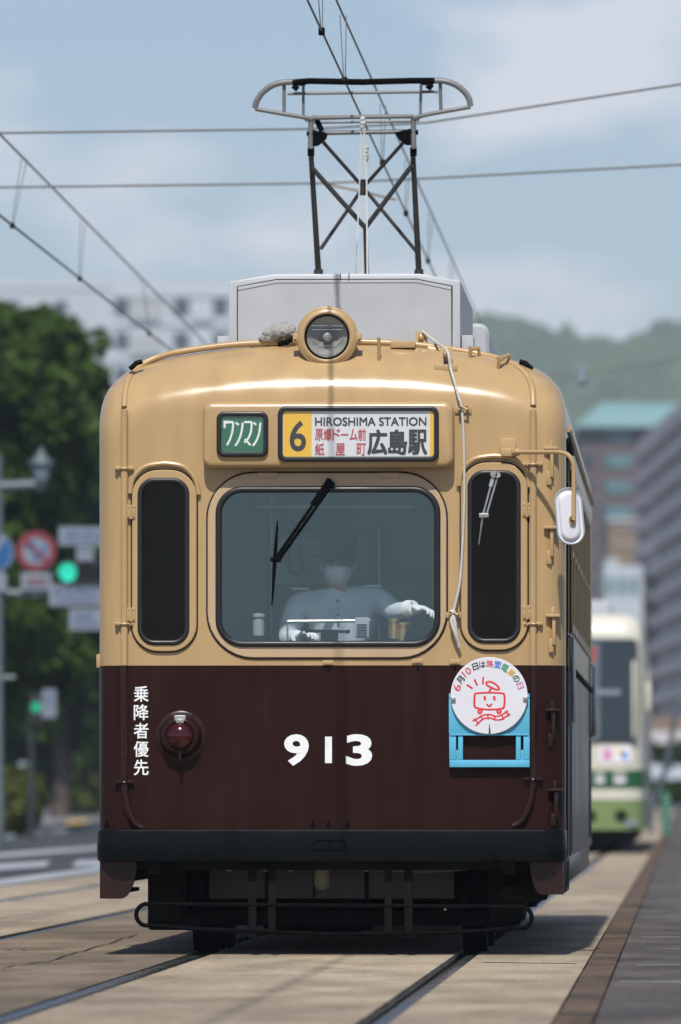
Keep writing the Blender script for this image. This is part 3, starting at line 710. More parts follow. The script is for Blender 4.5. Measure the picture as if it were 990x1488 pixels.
# ================================================================== OVERHEAD WIRES
def line(name, pts, r, label, group=None, m='wire', cat='wire', sag=0):
    o = MB().tube(pts, r, 6).build(name, m); tag(o, label, cat, group); return o
def hangers(parent, x0, z0, x1, z1, ys, m='thinwire'):
    for y in ys:
        h = MB(); h.tube([(x0-.025, y-.02, z0), (x1-.025, y-.02, z1)], .0035, 5); h.tube([(x0+.025, y+.02, z0), (x1+.025, y+.02, z1)], .0035, 5)
        o = h.build('hanger', m, parent)
        MB().box((x0-.016, y-.03, z0-.02), (x0+.016, y+.03, z0+.02)).build('clip', 'darksteel', parent)
def on_line(px, py, z):
    Y = F*(z-CAM.z)/(HZ-py); return P(px, py, Y)
zc = 4.79; p0 = on_line(447, 0, zc); p1 = on_line(630, 395, zc)
dd = (p1-p0)/(p1.y-p0.y)
ca = [p0+dd*(y-p0.y) for y in (-60, 0, 60, 300)]
cw = line('contact_wire', ca, .0062, 'lower wire running over the near track above the pantograph', 'wires along the tracks')
zm = zc+.36; q0 = on_line(489, 0, zm); q1 = on_line(672, 410, zm); de = (q1-q0)/(q1.y-q0.y)
mw = line('messenger_wire', [q0+de*(y-q0.y) for y in (-60, 0, 60, 300)], .006, 'upper wire running over the near track, right of the pantograph rope', 'wires along the tracks')
def pt(b0, d0, y): return b0+d0*(y-b0.y)
def hang2(parent, b0, d0, b1, d1, ys):
    for y in ys:
        a, b = pt(b0, d0, y), pt(b1, d1, y); h = MB()
        for k in (-1, 1): h.tube([(a.x+k*.004, y+k*.01, a.z), (b.x+k*.016, y+k*.03, b.z)], .003, 5)
        h.build('hanger', 'thinwire', parent)
        MB().box((a.x-.016, y-.03, a.z-.022), (a.x+.016, y+.03, a.z+.016), .004).build('clip', 'darksteel', parent)
hang2(mw, p0, dd, q0, de, (0.15, 3.1, 9.0, 13.5, 18.5, 24))
p2 = on_line(0, 313, zc); p3 = on_line(250, 510, zc); d3 = (p3-p2)/(p3.y-p2.y)
q2 = on_line(0, 195, zm+.1); q3 = on_line(300, 500, zm+.1); d4 = (q3-q2)/(q3.y-q2.y)
line('contact_wire', [p2+d3*(y-p2.y) for y in (-60, 20, 120, 300)], .0085, 'lower wire over the far left track', 'wires along the tracks')
mw2 = line('messenger_wire', [q2+d4*(y-q2.y) for y in (-60, 20, 120, 300)], .0075, 'upper wire over the far left track meeting the left picture edge', 'wires along the tracks')
hang2(mw2, p2, d3, q2, d4, (14.6, 20.5, 28, 37))
Ysp = 56.0
line('span_wire', [P(-400, 190, Ysp), P(0, 193, Ysp), P(450, 187, Ysp), P(620, 178, Ysp), P(990, 122, Ysp), P(1400, 55, Ysp)], .0085, 'upper span wire crossing the street behind the pantograph head', 'span wires crossing the street')
sp2 = line('span_wire', [P(-400, 274, Ysp+3), P(0, 272, Ysp+3), P(470, 266, Ysp+3), P(640, 258, Ysp+3), P(990, 239, Ysp+3), P(1400, 215, Ysp+3)], .0085, 'lower span wire crossing behind the pantograph braces', 'span wires crossing the street')
MB().tube([P(468, 266, Ysp+3), P(530, 279, Ysp+1.5), P(575, 290, Ysp+.5)], .008, 6).build('pull_off_arm', mat('rusty_arm', (0.28, 0.19, 0.13), .7, var=.2), sp2)
s3 = line('span_wire', [P(700, 558, 130), P(830, 546, 130), P(990, 520, 130), P(1200, 486, 130)], .016, 'far span wire crossing in front of the wooded hill', 'span wires crossing the street')
c = P(846, 548, 130)
MB().lathe([(-.14, .02), (-.10, .07), (-.03, .09), (.04, .06), (.09, .08), (.14, .03), (.4, .015)], c, 'z', 14).build('insulator', 'signpale', s3)


# ================================================================== THE TRAM
tram = thing('tram', 'vintage two tone beige and maroon tram numbered 913 in the foreground', 'tram')
half = [(1.209, 0.50), (1.209, 1.2), (1.209, 2.0), (1.209, 2.6), (1.209, 2.80), (1.190, 2.905), (1.150, 2.975), (1.084, 3.035), (0.970, 3.085), (0.780, 3.130), (0.495, 3.168), (0.25, 3.183), (0.0, 3.188)]
prof = []
_l = [(-x, 0, z) for x, z in half]; _r = [(x, 0, z) for x, z in half[:-1]][::-1]
prof = [(p.x, p.z) for p in spline(_l+_r, 5)]
def sstep(a, b, x): t = min(1, max(0, (x-a)/(b-a))); return t*t*(3-2*t)
HWD = 1.209
def face_of(x, z): return x*(1.06/HWD), z if z < 2.6 else 2.6+(z-2.6)*(2.855-2.6)/(3.188-2.6)
def depth_of(z): return 0.15+(0.48-0.15)*sstep(2.68, 3.14, z)
def shell_pt(x, z, th, off=0.0):
    """point of the front shell: outline point x,z at corner angle th (0 = side, 90 = face)"""
    fx, fz = face_of(x, z); c = math.cos(th)
    return Vector((fx+(x-fx)*c, depth_of(z)*(1-math.sin(th))-off, fz+(z-fz)*c))
def section(y):
    o = []
    for x, z in prof:
        r = depth_of(z); th = math.asin(1-min(max(y, 0), r)/r); p = shell_pt(x, z, th); o.append((p.x, p.z))
    return o
SECT = [(k*.006, section(k*.006)) for k in range(82)]
def on_shell(px, py, off=0.0, dflt=.36):
    """where the sight line through a photo pixel meets the rounded front of the body"""
    for y, pol in SECT:
        p = T(px, py, y); ins = False; n_ = len(pol)
        for a in range(n_):
            (x0, z0), (x1, z1) = pol[a], pol[a-1]
            if (z0 > p.z) != (z1 > p.z) and p.x < (x1-x0)*(p.z-z0)/(z1-z0)+x0: ins = not ins
        if ins: return T(px, py, y-off)
    return T(px, py, dflt-off)
def tram_shell(L):
    m = MB(); rings = []
    rings.append([(x, L, z) for x, z in prof]); rings.append([(x, L-.3, z) for x, z in prof]); rings.append([(x, .9, z) for x, z in prof])
    for k in range(0, 15): rings.append([shell_pt(x, z, PI/2*k/14) for x, z in prof])
    last = rings[-1]; cz = 1.6
    rings.append([(p.x*.97, 0, cz+(p.z-cz)*.97) for p in last])
    m.face_ring(rings, True, True, True); return m
LEN = 12.0
body = tram_shell(LEN).build('body', 'livery', tram); body.data.materials.append(M['inside'])
md = body.modifiers.new('shell', 'SOLIDIFY'); md.thickness = .035; md.offset = -1; md.material_offset = 1; md.material_offset_rim = 0
def cutter(rect, r, y0, y1):
    m = MB(); m.prism(rr(*rect, r, 8), y0, y1); o = m.build('cutter', 'black'); return o
def side_cutter(sx, y0, y1, z0, z1, r=.06):
    ol = rr(y0, y1, z0, z1, r, 6); m = MB()
    m.face_ring([[(sx*1.0, a, b) for a, b in ol], [(sx*1.4, a, b) for a, b in ol]], True, True, True); return m.build('cutter', 'black')
R_MAIN = prect(318, 711, 636, 936); R_LEFT = prect(204, 698, 272, 934); R_RIGHT = prect(683.5, 687, 753.5, 931.5)
cuts = [cutter(R_MAIN, .125, -.2, .2), cutter(R_LEFT, .075, -.2, .2), cutter(R_RIGHT, .075, -.2, .2)]
SIDEW = [(2.05+1.19*i, 3.05+1.19*i) for i in range(7)]
for sx in (-1, 1):
    for y0, y1 in SIDEW: cuts.append(side_cutter(sx, y0, y1, 1.72, 2.58))
cuts.append(side_cutter(1, .42, 1.62, .55, 2.62, .03)); cuts.append(side_cutter(-1, .55, 1.55, 1.72, 2.58)); cuts.append(side_cutter(1, 10.5, 11.5, .55, 2.62, .03))
cuts.append(cutter((-.8, .8, 1.75, 2.6), .1, LEN-.2, LEN+.2))
boolean(body, cuts); smooth(body.data, 28)
def part(mb, name, m, label=None, parent=None, sharp=35): return mb.build(name, m, parent or tram, label, sharp)

# --- side glass, door
for sx in (-1, 1):
    for y0, y1 in SIDEW+([(.55, 1.55)] if sx < 0 else []):
        f = MB(); ol = rr(y0-.012, y1+.012, 1.708, 2.592, .07, 6); il = rr(y0+.035, y1-.035, 1.755, 2.545, .04, 6)
        f.face_ring([[(sx*x, a, b) for a, b in o_] for o_, x in ((il, 1.19), (ol, 1.211), (ol, 1.220), (il, 1.220))], True, loop=True)
        fr = part(f, 'side_window', 'beige')
        g = MB(); g.face_ring([[(sx*1.199, a, b) for a, b in il], [(sx*1.203, a, b) for a, b in il]], True, True, True); part(g, 'pane', 'glass_side', parent=fr)
        b_ = MB(); b_.box((sx*1.196, y0+.03, 2.13), (sx*1.214, y1-.03, 2.165)); part(b_, 'sash_bar', 'beige', parent=fr)
M['sidepanel'] = mat('weathered_side_skin', (0.04, 0.03, 0.028), 0.45, spec=.15, var=0.4, scale=5, bump=.6, bscale=9)
def door(y0, y1):
    d = MB(); d.box((1.165, y0+.005, .55), (1.195, y1-.005, 2.62)); dr = part(d, 'door', 'livery')
    ym = (y0+y1)/2
    for a, b in ((y0+.05, ym-.03), (ym+.03, y1-.05)):
        for z0, z1, mm, nm in ((1.62, 2.5, 'glass_dark', 'pane'), (.62, .92, 'rubber', 'lower_pane'), (1.12, 1.42, 'rubber', 'middle_pane')):
            ol = rr(a, b, z0, z1, .03, 5); q = MB(); q.face_ring([[(1.19, p, r) for p, r in ol], [(1.201, p, r) for p, r in ol]], True, True, True)
            part(q, nm, 'matteblack', parent=dr)
    for a, b in ((y0+.02, ym-.02), (ym+.02, y1-.02)):
        q = MB(); q.box((1.194, a, .57), (1.199, b, 1.47), .003); part(q, 'kick_panel', 'sidepanel', parent=dr)
    q = MB(); q.box((1.19, ym-.012, .56), (1.207, ym+.012, 2.6)); part(q, 'edge_seal', 'matteblack', parent=dr)
    for z in (1.48, .78):
        q = MB()
        for k in range(3): q.tube([(1.206, ym-.10+k*.07+.028*math.cos(a*PI/5), z+.028*math.sin(a*PI/5)) for a in range(10)], .005, 5, True)
        part(q, 'door_hinge', 'darksteel', parent=dr)
    q = MB(); q.tube([(1.20, ym+.1, 1.2), (1.235, ym+.1, 1.22), (1.235, ym+.1, 1.66), (1.20, ym+.1, 1.68)], .012, 6); part(q, 'handle', 'steel', parent=dr)
    return dr
door(.42, 1.62); door(10.5, 11.5)
q = MB(); q.box((1.206, .375, .5), (1.216, .405, 2.64)); part(q, 'door_post', 'matteblack')
for yy in (.44, 1.0, 1.60):
    q = MB(); q.box((1.198, yy, .52), (1.224, yy+.03, 1.48), .004); part(q, 'door_edge', 'undergrey')
q = MB(); q.box((1.206, 1.635, .5), (1.214, 1.70, 2.64)); part(q, 'door_post', 'matteblack')
q = MB(); q.box((1.212, .38, 2.645), (1.232, 1.66, 2.69), .006); part(q, 'door_rail', 'darksteel')
for sx in (-1, 1):
    q = MB(); q.tube([(sx*1.214, .55, 2.74), (sx*1.214, 11.7, 2.74)], .018, 6); part(q, 'rain_strip', 'beige')
    q = MB(); q.box((sx*1.21, .42 if sx < 0 else 1.66, 1.497), (sx*1.222, 11.6, 1.53), .004); part(q, 'waist_strip', 'darksteel')
# side skirts with slots, steps
for sx in (-1, 1):
    q = MB(); q.box((sx*1.168, .30, .32), (sx*1.206, 1.72, .498), .004); q.box((sx*1.10, .42, .315), (sx*1.168, 1.62, .335)); s_ = part(q, 'step_skirt', 'sidepanel')
    for a in (.5, .8, 1.1, 1.38):
        q = MB(); q.box((sx*1.205, a, .345), (sx*1.2075, a+.11, .48)); part(q, 'slot', 'matteblack', parent=s_)
    q = MB(); q.box((sx*1.165, 1.8, .36), (sx*1.2, 11.3, .498), .004); part(q, 'side_skirt', 'maroon')
# corner aprons below the bumper
def apron(x0, x1, py, side):
    a = T(x0, 1250, .02); b = T(x1, py, .02); m = MB(); sgn = side
    xo, xi = (a.x, b.x) if side < 0 else (b.x, a.x)
    zt = a.z+.02; zb = b.z; ol = [(xo, zt), (xo, zb), (xo-sgn*.11, zb)]
    for k in range(1, 9): t = k/8; ol.append((xo-sgn*(.11+(abs(xi-xo)-.11)*math.sin(t*PI/2)), zb+(zt-zb)*(1-math.cos(t*PI/2))))
    m.prism(ol, -.02, .02)
    m.box((xo, .0, zb), (xo-sgn*.03, .42, zt)); return part(m, 'corner_apron', 'maroon')
apron(146, 200, 1306, -1); apron(770, 819, 1300, 1)

# --- floor, cab partition (background of the driver)
q = MB(); q.box((-1.16, .06, .78), (1.16, LEN-.06, .85)); part(q, 'floor', 'inside')
q = MB()
PV = 1.75
def pr(m, x0, y0, x1, y1, v, dep=.03, bev=0):
    r = prect(x0, y0, x1, y1, v); m.box((r[0], v, r[2]), (r[1], v+dep, r[3]), bev); return m
pr(q, 160, 640, 412, 1120, PV); pr(q, 560, 640, 800, 1120, PV); pr(q, 412, 640, 560, 1120, PV)
cp = part(q, 'cab_partition', 'cabpanel')
q = MB(); pr(q, 398, 783, 482, 850, PV-.03, .02, .006); pr(q, 488, 783, 536, 838, PV-.03, .02, .006); part(q, 'notice_panel', 'cabpale', parent=cp)
q = MB()
for i in range(6): pr(q, 444, 790+i*8, 472, 793+i*8, PV-.034, .004)
for i in range(5): pr(q, 494, 790+i*9, 530, 793+i*9, PV-.034, .004)
part(q, 'notice_rows', 'cabpanel', parent=cp)
q = MB(); pr(q, 389, 775, 395, 930, PV-.03, .03); pr(q, 545, 765, 551, 935, PV-.03, .03); pr(q, 389, 768, 551, 774, PV-.03, .03); part(q, 'door_frame', 'hair', parent=cp)
q = MB(); q.tube([T(422, 790, PV-.06), T(418, 815, PV-.06), T(422, 832, PV-.06), T(432, 834, PV-.06), T(438, 825, PV-.06), T(436, 790, PV-.06)], .012, 8); part(q, 'phone_handset', 'rubber', parent=cp)
q = MB(); pr(q, 373, 735, 600, 738, .9, .02); q.tube([T(395, 720, .85), T(395, 940, .85)], .008, 6); q.tube([T(552, 770, 1.4), T(552, 950, 1.4)], .01, 6); part(q, 'cab_rail', 'steel')
# desk
q = MB(); r = prect(300, 937, 655, 1000, .1); q.box((r[0], .06, 1.25), (r[1], .42, r[3]-.004), .01); part(q, 'driver_desk', 'black')
q = MB(); q.tube([T(413, 903, .2), T(538, 902, .2)], .0095, 8); q.tube([T(418, 903, .2), T(418, 940, .2)], .006, 6); q.tube([T(532, 903, .2), T(532, 940, .2)], .006, 6); part(q, 'desk_rail', 'steel')
q = MB(); pr(q, 516, 897, 537, 927, .16, .05, .004); cb = part(q, 'card_holder', 'cabpale', label='pale card holder on the desk rail')
q = MB()
for i in range(5): pr(q, 519, 907+i*4, 533, 909+i*4, .156, .004)
part(q, 'card_rows', 'rubber', parent=cb)
q = MB(); q.tube([T(446, 917, .22), T(506, 918, .22)], .008, 8); q.sphere(T(446, 917, .22), .013, 1); q.sphere(T(506, 918, .22), .013, 1); pr(q, 466, 915, 491, 940, .2, .08, .006); part(q, 'control_handle', 'black')
for px, py, rad, h in ((376, 893, .030, .11), (573, 900, .028, .10), (587, 906, .036, .09)):
    c = T(px, py, .25); q = MB(); q.lathe([(-h, rad), (-.03, rad), (-.03, rad*.8), (-.012, rad*.8), (-.012, rad*1.1), (0, rad*1.1), (.006, rad*.5)], c, 'z', 18); part(q, 'desk_knob', 'brass' if px > 500 else 'cabpale')
c = T(618, 935, .2); q = MB(); q.sphere(c, .115, 3, (1, .7, 1)); part(q, 'gauge_cowl', 'black')

# --- window panels, gaskets and panes on the front
def outline_frame(rect_o, r_o, rect_i, r_i, lay_o, name, m, parent=None, n=8):
    """flat raised panel with a hole: from outer edge over the front to the inner edge"""
    mb = MB(); O = lambda d, y: [(x, y, z) for x, z in rr(*rect_o, r_o, n, d)]; I = lambda y: [(x, y, z) for x, z in rr(*rect_i, r_i, n)]
    mb.face_ring([O(d, y) for d, y in lay_o]+[I(lay_o[-1][1]), I(lay_o[0][1])], True, loop=True)
    return part(mb, name, m, parent=parent)
def gasket(rect, r, rad, y, parent, flat=1.0):
    mb = MB(); mb.tube([(x, y, z) for x, z in rr(*rect, r, 10)], rad, 10, True, flat=flat); return part(mb, 'gasket', 'rubber', parent=parent, sharp=80)
def pane(rect, r, y, parent, m):
    mb = MB(); mb.layers(rect, r, [(0, y+.002), (0, y-.002)], 8, True, True); return part(mb, 'pane', m, parent=parent)
RP = prect(302, 687, 649, 956); fw = outline_frame(RP, .235, prect(317, 710, 637, 937), .13, [(-.0, .0015), (0, -.012), (.004, -.016)], 'windscreen', 'panel')
q = MB(); q.tube([(x, -.002, z) for x, z in rr(*RP, .235, 12, -.003)], .006, 6, True); part(q, 'panel_seam', 'rubber', parent=fw)
gasket(R_MAIN, .125, .017, -.014, fw); pane(prect(321, 714, 633, 933), .115, -.006, fw, 'glass_front')
for x0, x1 in ((375, 404), (552, 581)):
    q = MB(); r = prect(x0, 687, x1, 695); q.box((r[0], -.024, r[2]), (r[1], -.014, r[3]), .003); part(q, 'panel_latch', 'panel', parent=fw)
for px, RW, outer, hx, hpy in ((0, R_LEFT, (192, 683, 286, 947), 191, (744, 893)), (1, R_RIGHT, (670, 672, 767, 945), 766, (741, 890))):
    ro = prect(*outer); sw = outline_frame(ro, .135, RW, .075, [(0, .0015), (0, -.014), (.005, -.019)], 'quarter_window', 'beige')
    q = MB(); q.tube([(x, -.0015, z) for x, z in rr(*ro, .135, 12, -.002)], .0055, 6, True); part(q, 'panel_seam', 'rubber', parent=sw)
    gasket(RW, .075, .014, -.017, sw); pane((RW[0]+.008, RW[1]-.008, RW[2]+.008, RW[3]-.008), .07, -.008, sw, 'glass_dark')
    for py in hpy:
        h = MB(); r = prect(hx-6, py-10, hx+6, py+10); h.box((r[0], -.027, r[2]), (r[1], -.001, r[3]), .003); c = T(hx, py)
        h.tube([(c.x, -.027, c.z-.037), (c.x, -.027, c.z+.037)], .007, 8)
        for ax in (-1, 1):
            for az in (-1, 1): h.sphere((c.x+ax*.014, -.028, c.z+az*.025), .0045, 1)
        part(h, 'window_hinge', 'beige', parent=sw)
    # drip rail over the window
    x0, y0, x1, y1 = outer; dp = spline([T(x0-3, y0+34), T(x0+2, y0+12), T(x0+18, y0-4), T(x0+40, y0-9), T((x0+x1)/2+8, y0-9), T(x1-18, y0-4), T(x1-2, y0+14), T(x1+3, y0+36)], 6)
    q = MB(); q.tube([p+Vector((0, -.014, 0)) for p in dp], .013, 8); part(q, 'drip_rail', 'beige')

# --- destination box
DB = prect(296, 585, 660, 681); DY = -.105
q = MB(); q.layers(DB, .05, [(0, .01), (0, DY+.03), (.004, DY+.014), (.014, DY+.004), (.03, DY)], 8, False, True); db = part(q, 'destination_box', 'beige')
def sign_window(px, rad_px, fills, name, label):
    r = prect(*px, DY); rr_ = rad_px/281
    m = MB(); m.layers(r, rr_, [(0, DY+.004), (0, DY-.016), (.004, DY-.021), (.012, DY-.023), (.022, DY-.020), (.026, DY-.008)], 8, False, False)
    fr = part(m, name, 'rubber', label, parent=db, sharp=50); return fr, r, rr_
sw1, r1, k1 = sign_window((315, 598, 390, 664), 11, None, 'small_sign_frame', 'small green one-man sign')
q = MB(); q.layers((r1[0]+.02, r1[1]-.02, r1[2]+.02, r1[3]-.02), .02, [(0, DY-.001), (0, DY-.008)], 6, False, True); part(q, 'sign_face', 'signgreen', parent=sw1)
sw2, r2, k2 = sign_window((404, 590, 638, 671), 12, None, 'route_sign_frame', None)
q = MB(); q.layers((r2[0]+.02, r2[1]-.02, r2[2]+.02, r2[3]-.02), .02, [(0, DY-.001), (0, DY-.006)], 6, False, True); part(q, 'sign_face', 'signwhite', parent=sw2)
SY = DY-.0065
def quad(px, y, name, m, parent):
    r = prect(*px, y); mb = MB(); mb.box((r[0], y-.001, r[2]), (r[1], y, r[3])); return part(mb, name, m, parent=parent)
quad((412, 597, 453, 665), SY, 'route_field', 'signyellow', sw2); quad((625, 597, 630.5, 665), SY, 'end_field', 'signyellow', sw2)
q = MB(); fit_text(q, '6', prect(421, 611, 445, 656, SY), SY-.001, bold=.015); part(q, 'lettering', 'signblack', parent=sw2)
q = MB(); fit_text(q, 'HIROSHIMA STATION', prect(458, 606, 620, 619, SY), SY, bold=.025); fit_text(q, '広', prect(534, 624, 563, 661, SY), SY, bold=.03); fit_text(q, '島', prect(564, 624, 592, 661, SY), SY, bold=.03); fit_text(q, '駅', prect(593, 624, 621, 661, SY), SY, bold=.028); part(q, 'lettering', 'signblack', parent=sw2)
q = MB()
for i, ch in enumerate('原爆ドーム前'):
    x = 458+i*12.5; r = (x, 623, x+11.6, 640)
    if ch == 'ー': r = (x, 630.5, x+11, 632.5)
    fit_text(q, ch, prect(*r, SY), SY, bold=.012)
for x, ch in ((458, '紙'), (488, '屋'), (518.5, '町')): fit_text(q, ch, prect(x, 644, x+13.5, 662, SY), SY, bold=.012)
part(q, 'lettering', 'signred', parent=sw2)
q = MB(); GY = DY-.0085
def S(mb, pts, wd, y, closed=False, k=5, sp=True):
    p = [T(a, b, y) for a, b in pts]; p = spline(p, k) if sp and len(p) > 2 else p
    stroke(mb, [(v.x, v.z) for v in p], wd/281, y, closed); return mb
S(q, [(326.5, 622), (326.5, 613.5), (339, 613.5)], 1.5, GY, sp=False); S(q, [(339, 613.5), (338, 626), (334.5, 638), (330, 647)], 1.5, GY)
S(q, [(342.5, 614), (347, 617.5)], 1.5, GY); S(q, [(353, 614), (351, 628), (347, 640), (342, 648)], 1.5, GY)
S(q, [(355, 613.5), (366, 613.5)], 1.5, GY); S(q, [(366, 613.5), (365, 626), (361, 637), (355, 643)], 1.5, GY); S(q, [(356, 638), (364, 647)], 1.5, GY)
S(q, [(368.5, 614), (372.5, 617.5)], 1.5, GY); S(q, [(378.5, 614), (377, 628), (373, 640), (367.5, 648)], 1.5, GY)
part(q, 'lettering', 'letterwhite', parent=sw1)
gl = MB(); gl.layers((r2[0]+.018, r2[1]-.018, r2[2]+.018, r2[3]-.018), .02, [(0, DY-.012), (0, DY-.014)], 6, True, True); part(gl, 'pane', 'lens', parent=sw2)
gl = MB(); gl.layers((r1[0]+.018, r1[1]-.018, r1[2]+.018, r1[3]-.018), .02, [(0, DY-.013), (0, DY-.015)], 6, True, True); part(gl, 'pane', 'lens', parent=sw1)

# --- number, side writing
NY_ = -.0008
q = MB(); fit_text(q, '9', prect(413, 1067, 449, 1113), NY_, bold=.036); part(q, 'numeral', 'letterwhite')
q = MB(); S(q, [(477.5, 1070.5), (477.5, 1109)], 5.0, NY_, sp=False); part(q, 'numeral', 'letterwhite')
q = MB(); fit_text(q, '3', prect(503, 1067, 541, 1113), NY_, bold=.036); part(q, 'numeral', 'letterwhite')
q = MB()
for i, ch in enumerate('乗降者優先'): fit_text(q, ch, prect(194.5, 997+i*26.7, 216, 1020+i*26.7), NY_, bold=.015)
part(q, 'lettering', 'letterwhite')

# --- gutters, pipes, clamps
def pipe(pxs, off=-.016, r=.0185):
    q = MB(); q.tube([T(a, b)+Vector((0, off, 0)) for a, b in pxs], r, 10); return q
lp = [(181, 596), (181, 1135)]+[(181+26*(1-math.cos(t))*1.05, 1135+68*math.sin(t)) for t in np.linspace(.1, PI/2, 9)]
rp = [(775, 596), (775, 1132)]+[(775-30*(1-math.cos(t)), 1132+68*math.sin(t)) for t in np.linspace(.1, PI/2, 9)]
def pipe_part(pts, clamps, sgn):
    split = T(0, 967).z; up = [p for p in pts if p[1] < 967]; 
    q = pipe([pts[0], (pts[0][0], 967)]); p = part(q, 'rain_pipe', 'beige')
    q = pipe([(pts[0][0], 967)]+[a for a in pts if a[1] > 967]); part(q, 'lower_pipe', 'maroon', parent=p)
    for px, py in clamps:
        q = MB(); c = T(px, py); q.box((c.x-.05, -.02, c.z-.010), (c.x+.05, .05, c.z+.010), .003); q.tube([(c.x+.023*math.cos(a), -.016-.023*math.sin(a), c.z) for a in np.linspace(0, 2*PI, 13)[:-1]], .006, 6, True)
        q.sphere((c.x-.040, -.022, c.z), .009, 1); q.sphere((c.x+.040, -.022, c.z), .009, 1)
        part(q, 'pipe_clamp', 'beige' if py < 967 else 'maroon', parent=p)
pipe_part(lp, [(181, 681), (181, 907), (181, 1137)], -1); pipe_part(rp, [(775, 675), (775, 907), (775, 1133)], 1)
# roof gutter following the dome, continuing from pipe to pipe
gut = spline([on_shell(a, b, .006) for a, b in ((181, 592), (182, 572), (187, 552), (199, 536), (222, 522), (262, 511), (340, 500.5), (410, 497.5), (480, 496), (550, 497.5), (620, 502.5), (700, 515), (738, 526), (758, 538), (769, 552), (774, 568), (775, 590))], 5)
q = MB(); q.tube(gut, .017, 8); part(q, 'roof_gutter', 'beige', sharp=60)
for sx in (-1, 1):  # small flared gutter ends behind the corners
    c = shell_pt(sx*1.03, 3.06, 0); c = on_shell(197 if sx < 0 else 765, 533, 0.0, .2); q = MB(); q.tube([c+Vector((-sx*.035, .0, .028)), c+Vector((-sx*.005, 0, .02)), c+Vector((sx*.03, 0, -.012))], .013, 8, flat=1.6); part(q, 'gutter_spout', 'darksteel')

# --- headlight
HC = T(476, 490, .16); s_ = 1/280.
q = MB(); q.lathe([(.30, .10), (.22, .135), (.06, .152), (.02, .158), (-.03, .160), (-.036, .156), (-.036, .150), (-.046, .148), (-.055, .138), (-.058, .125), (-.05, .112), (-.03, .108), (.07, .104), (.07, .0)], HC, 'y', 48, True, True); hl = part(q, 'headlight', 'beige')
q = MB(); q.tube([(HC.x+.150*math.cos(a), HC.y-.040, HC.z+.150*math.sin(a)) for a in np.linspace(0, 2*PI, 49)[:-1]], .006, 6, True); part(q, 'clamp_ring', 'beige', parent=hl)
q = MB(); q.tube([(HC.x+.112*math.cos(a), HC.y-.050, HC.z+.112*math.sin(a)) for a in np.linspace(0, 2*PI, 49)[:-1]], .007, 6, True); part(q, 'lamp_rim', 'darksteel', parent=hl)
q = MB(); q.lathe([(-.034, .107), (-.012, .09), (.03, .05), (.045, .02), (.045, 0)], HC, 'y', 32, False, True); 
q.lathe([(.04, .024), (-.005, .024), (-.012, .014), (-.012, 0)], HC, 'y', 20, False, True); part(q, 'reflector', mat('tarnished_reflector', (.34, .34, .32), .4, metal=.3, var=.2, scale=12), parent=hl)
q = MB(); q.lathe([(-.046, .108), (-.055, .08), (-.060, .04), (-.061, 0)], HC, 'y', 32, False, True); part(q, 'lens', 'lens', parent=hl)
q = MB()
for z in (.055, .035, -.05): q.box((HC.x-.08, HC.y-.058, HC.z+z), (HC.x+.08, HC.y-.055, HC.z+z+.003))
part(q, 'lens_rib', 'cabpale', parent=hl)
for sx in (-1, 1):
    q = MB(); q.box((HC.x+sx*.150, HC.y-.05, HC.z-.03), (HC.x+sx*.178, HC.y+.01, HC.z+.02), .004); q.sphere((HC.x+sx*.165, HC.y-.055, HC.z-.01), .008, 1); part(q, 'lamp_clasp', 'beige', parent=hl)
q = MB(); q.box((HC.x-.07, HC.y+.02, HC.z-.22), (HC.x+.07, HC.y+.22, HC.z-.1), .01); part(q, 'lamp_foot', 'beige', parent=hl)
# putty-sealed cable beside the lamp
q = MB(); c = T(400, 492, .36)
for i in range(16):
    t = i/15; p = T(383+46*t, 497-13*math.sin(t*2.6)-(2 if i % 3 else 5), .34); q.sphere(p, .020+.018*math.sin(t*PI)*random.uniform(.7, 1.3), 2, (1.2, 1, 1), .22)
for i in range(8): q.sphere(T(372+5*i, 503-i*.5, .36), .018, 1, (1.6, 1, .5), .2)
part(q, 'cable_seal', 'putty', sharp=60)
q = MB(); q.tube([T(428, 490, .3), T(418, 497, .3), T(405, 500, .32)], .012, 8); part(q, 'lamp_cable', 'black')

# --- fittings on the roof front
def roof_y(py): return .30
q = MB(); b = on_shell(551, 523); a = b+Vector((0, -.03, .115)); q.tube([a, b], .009, 8); part(q, 'roof_pin', 'beige')
for pts in ([(527, 523), (529, 509), (544, 507), (545, 519)], ):
    pass
for (xa, ya, xb, yb) in ((683, 519, 697, 517), (724, 535, 741, 527)):
    q = MB(); a = on_shell(xa, ya); b = on_shell(xb, yb); q.tube([a, a+Vector((.005, -.02, .045)), b+Vector((-.003, -.02, .04)), b], .0085, 8); part(q, 'grab_handle', 'beige')
q = MB(); r = prect(568, 496, 604, 506, .3); q.box((r[0], .26, r[2]), (r[1], .5, r[3]), .004); part(q, 'roof_hatch', 'beige')
def pulley(px, py, v, sc=1.0):
    c = T(px, py, v); q = MB()
    q.box((c.x-.06*sc, v-.03, c.z-.085), (c.x+.06*sc, v+.06, c.z-.05), .004)
    for s2 in (-1, 1):
        q.face_ring([[(c.x+s2*.022+d, v-.02, c.z-.055), (c.x+s2*.022+d, v+.05, c.z-.055), (c.x+s2*.022+d, v+.03, c.z+.04), (c.x+s2*.022+d, v+.0, c.z+.04)] for d in (-.011, .011)], True, True, True)
    pb = part(q, 'pulley_bracket', 'beige')
    q = MB(); q.lathe([(-.014, .032), (-.004, .024), (.004, .024), (.014, .032)], (c.x, v+.01, c.z+.005), 'x', 18); part(q, 'pulley_wheel', 'beige', parent=pb); return c
pulley(612, 492, .42); pulley(648, 516, on_shell(648, 533).y)
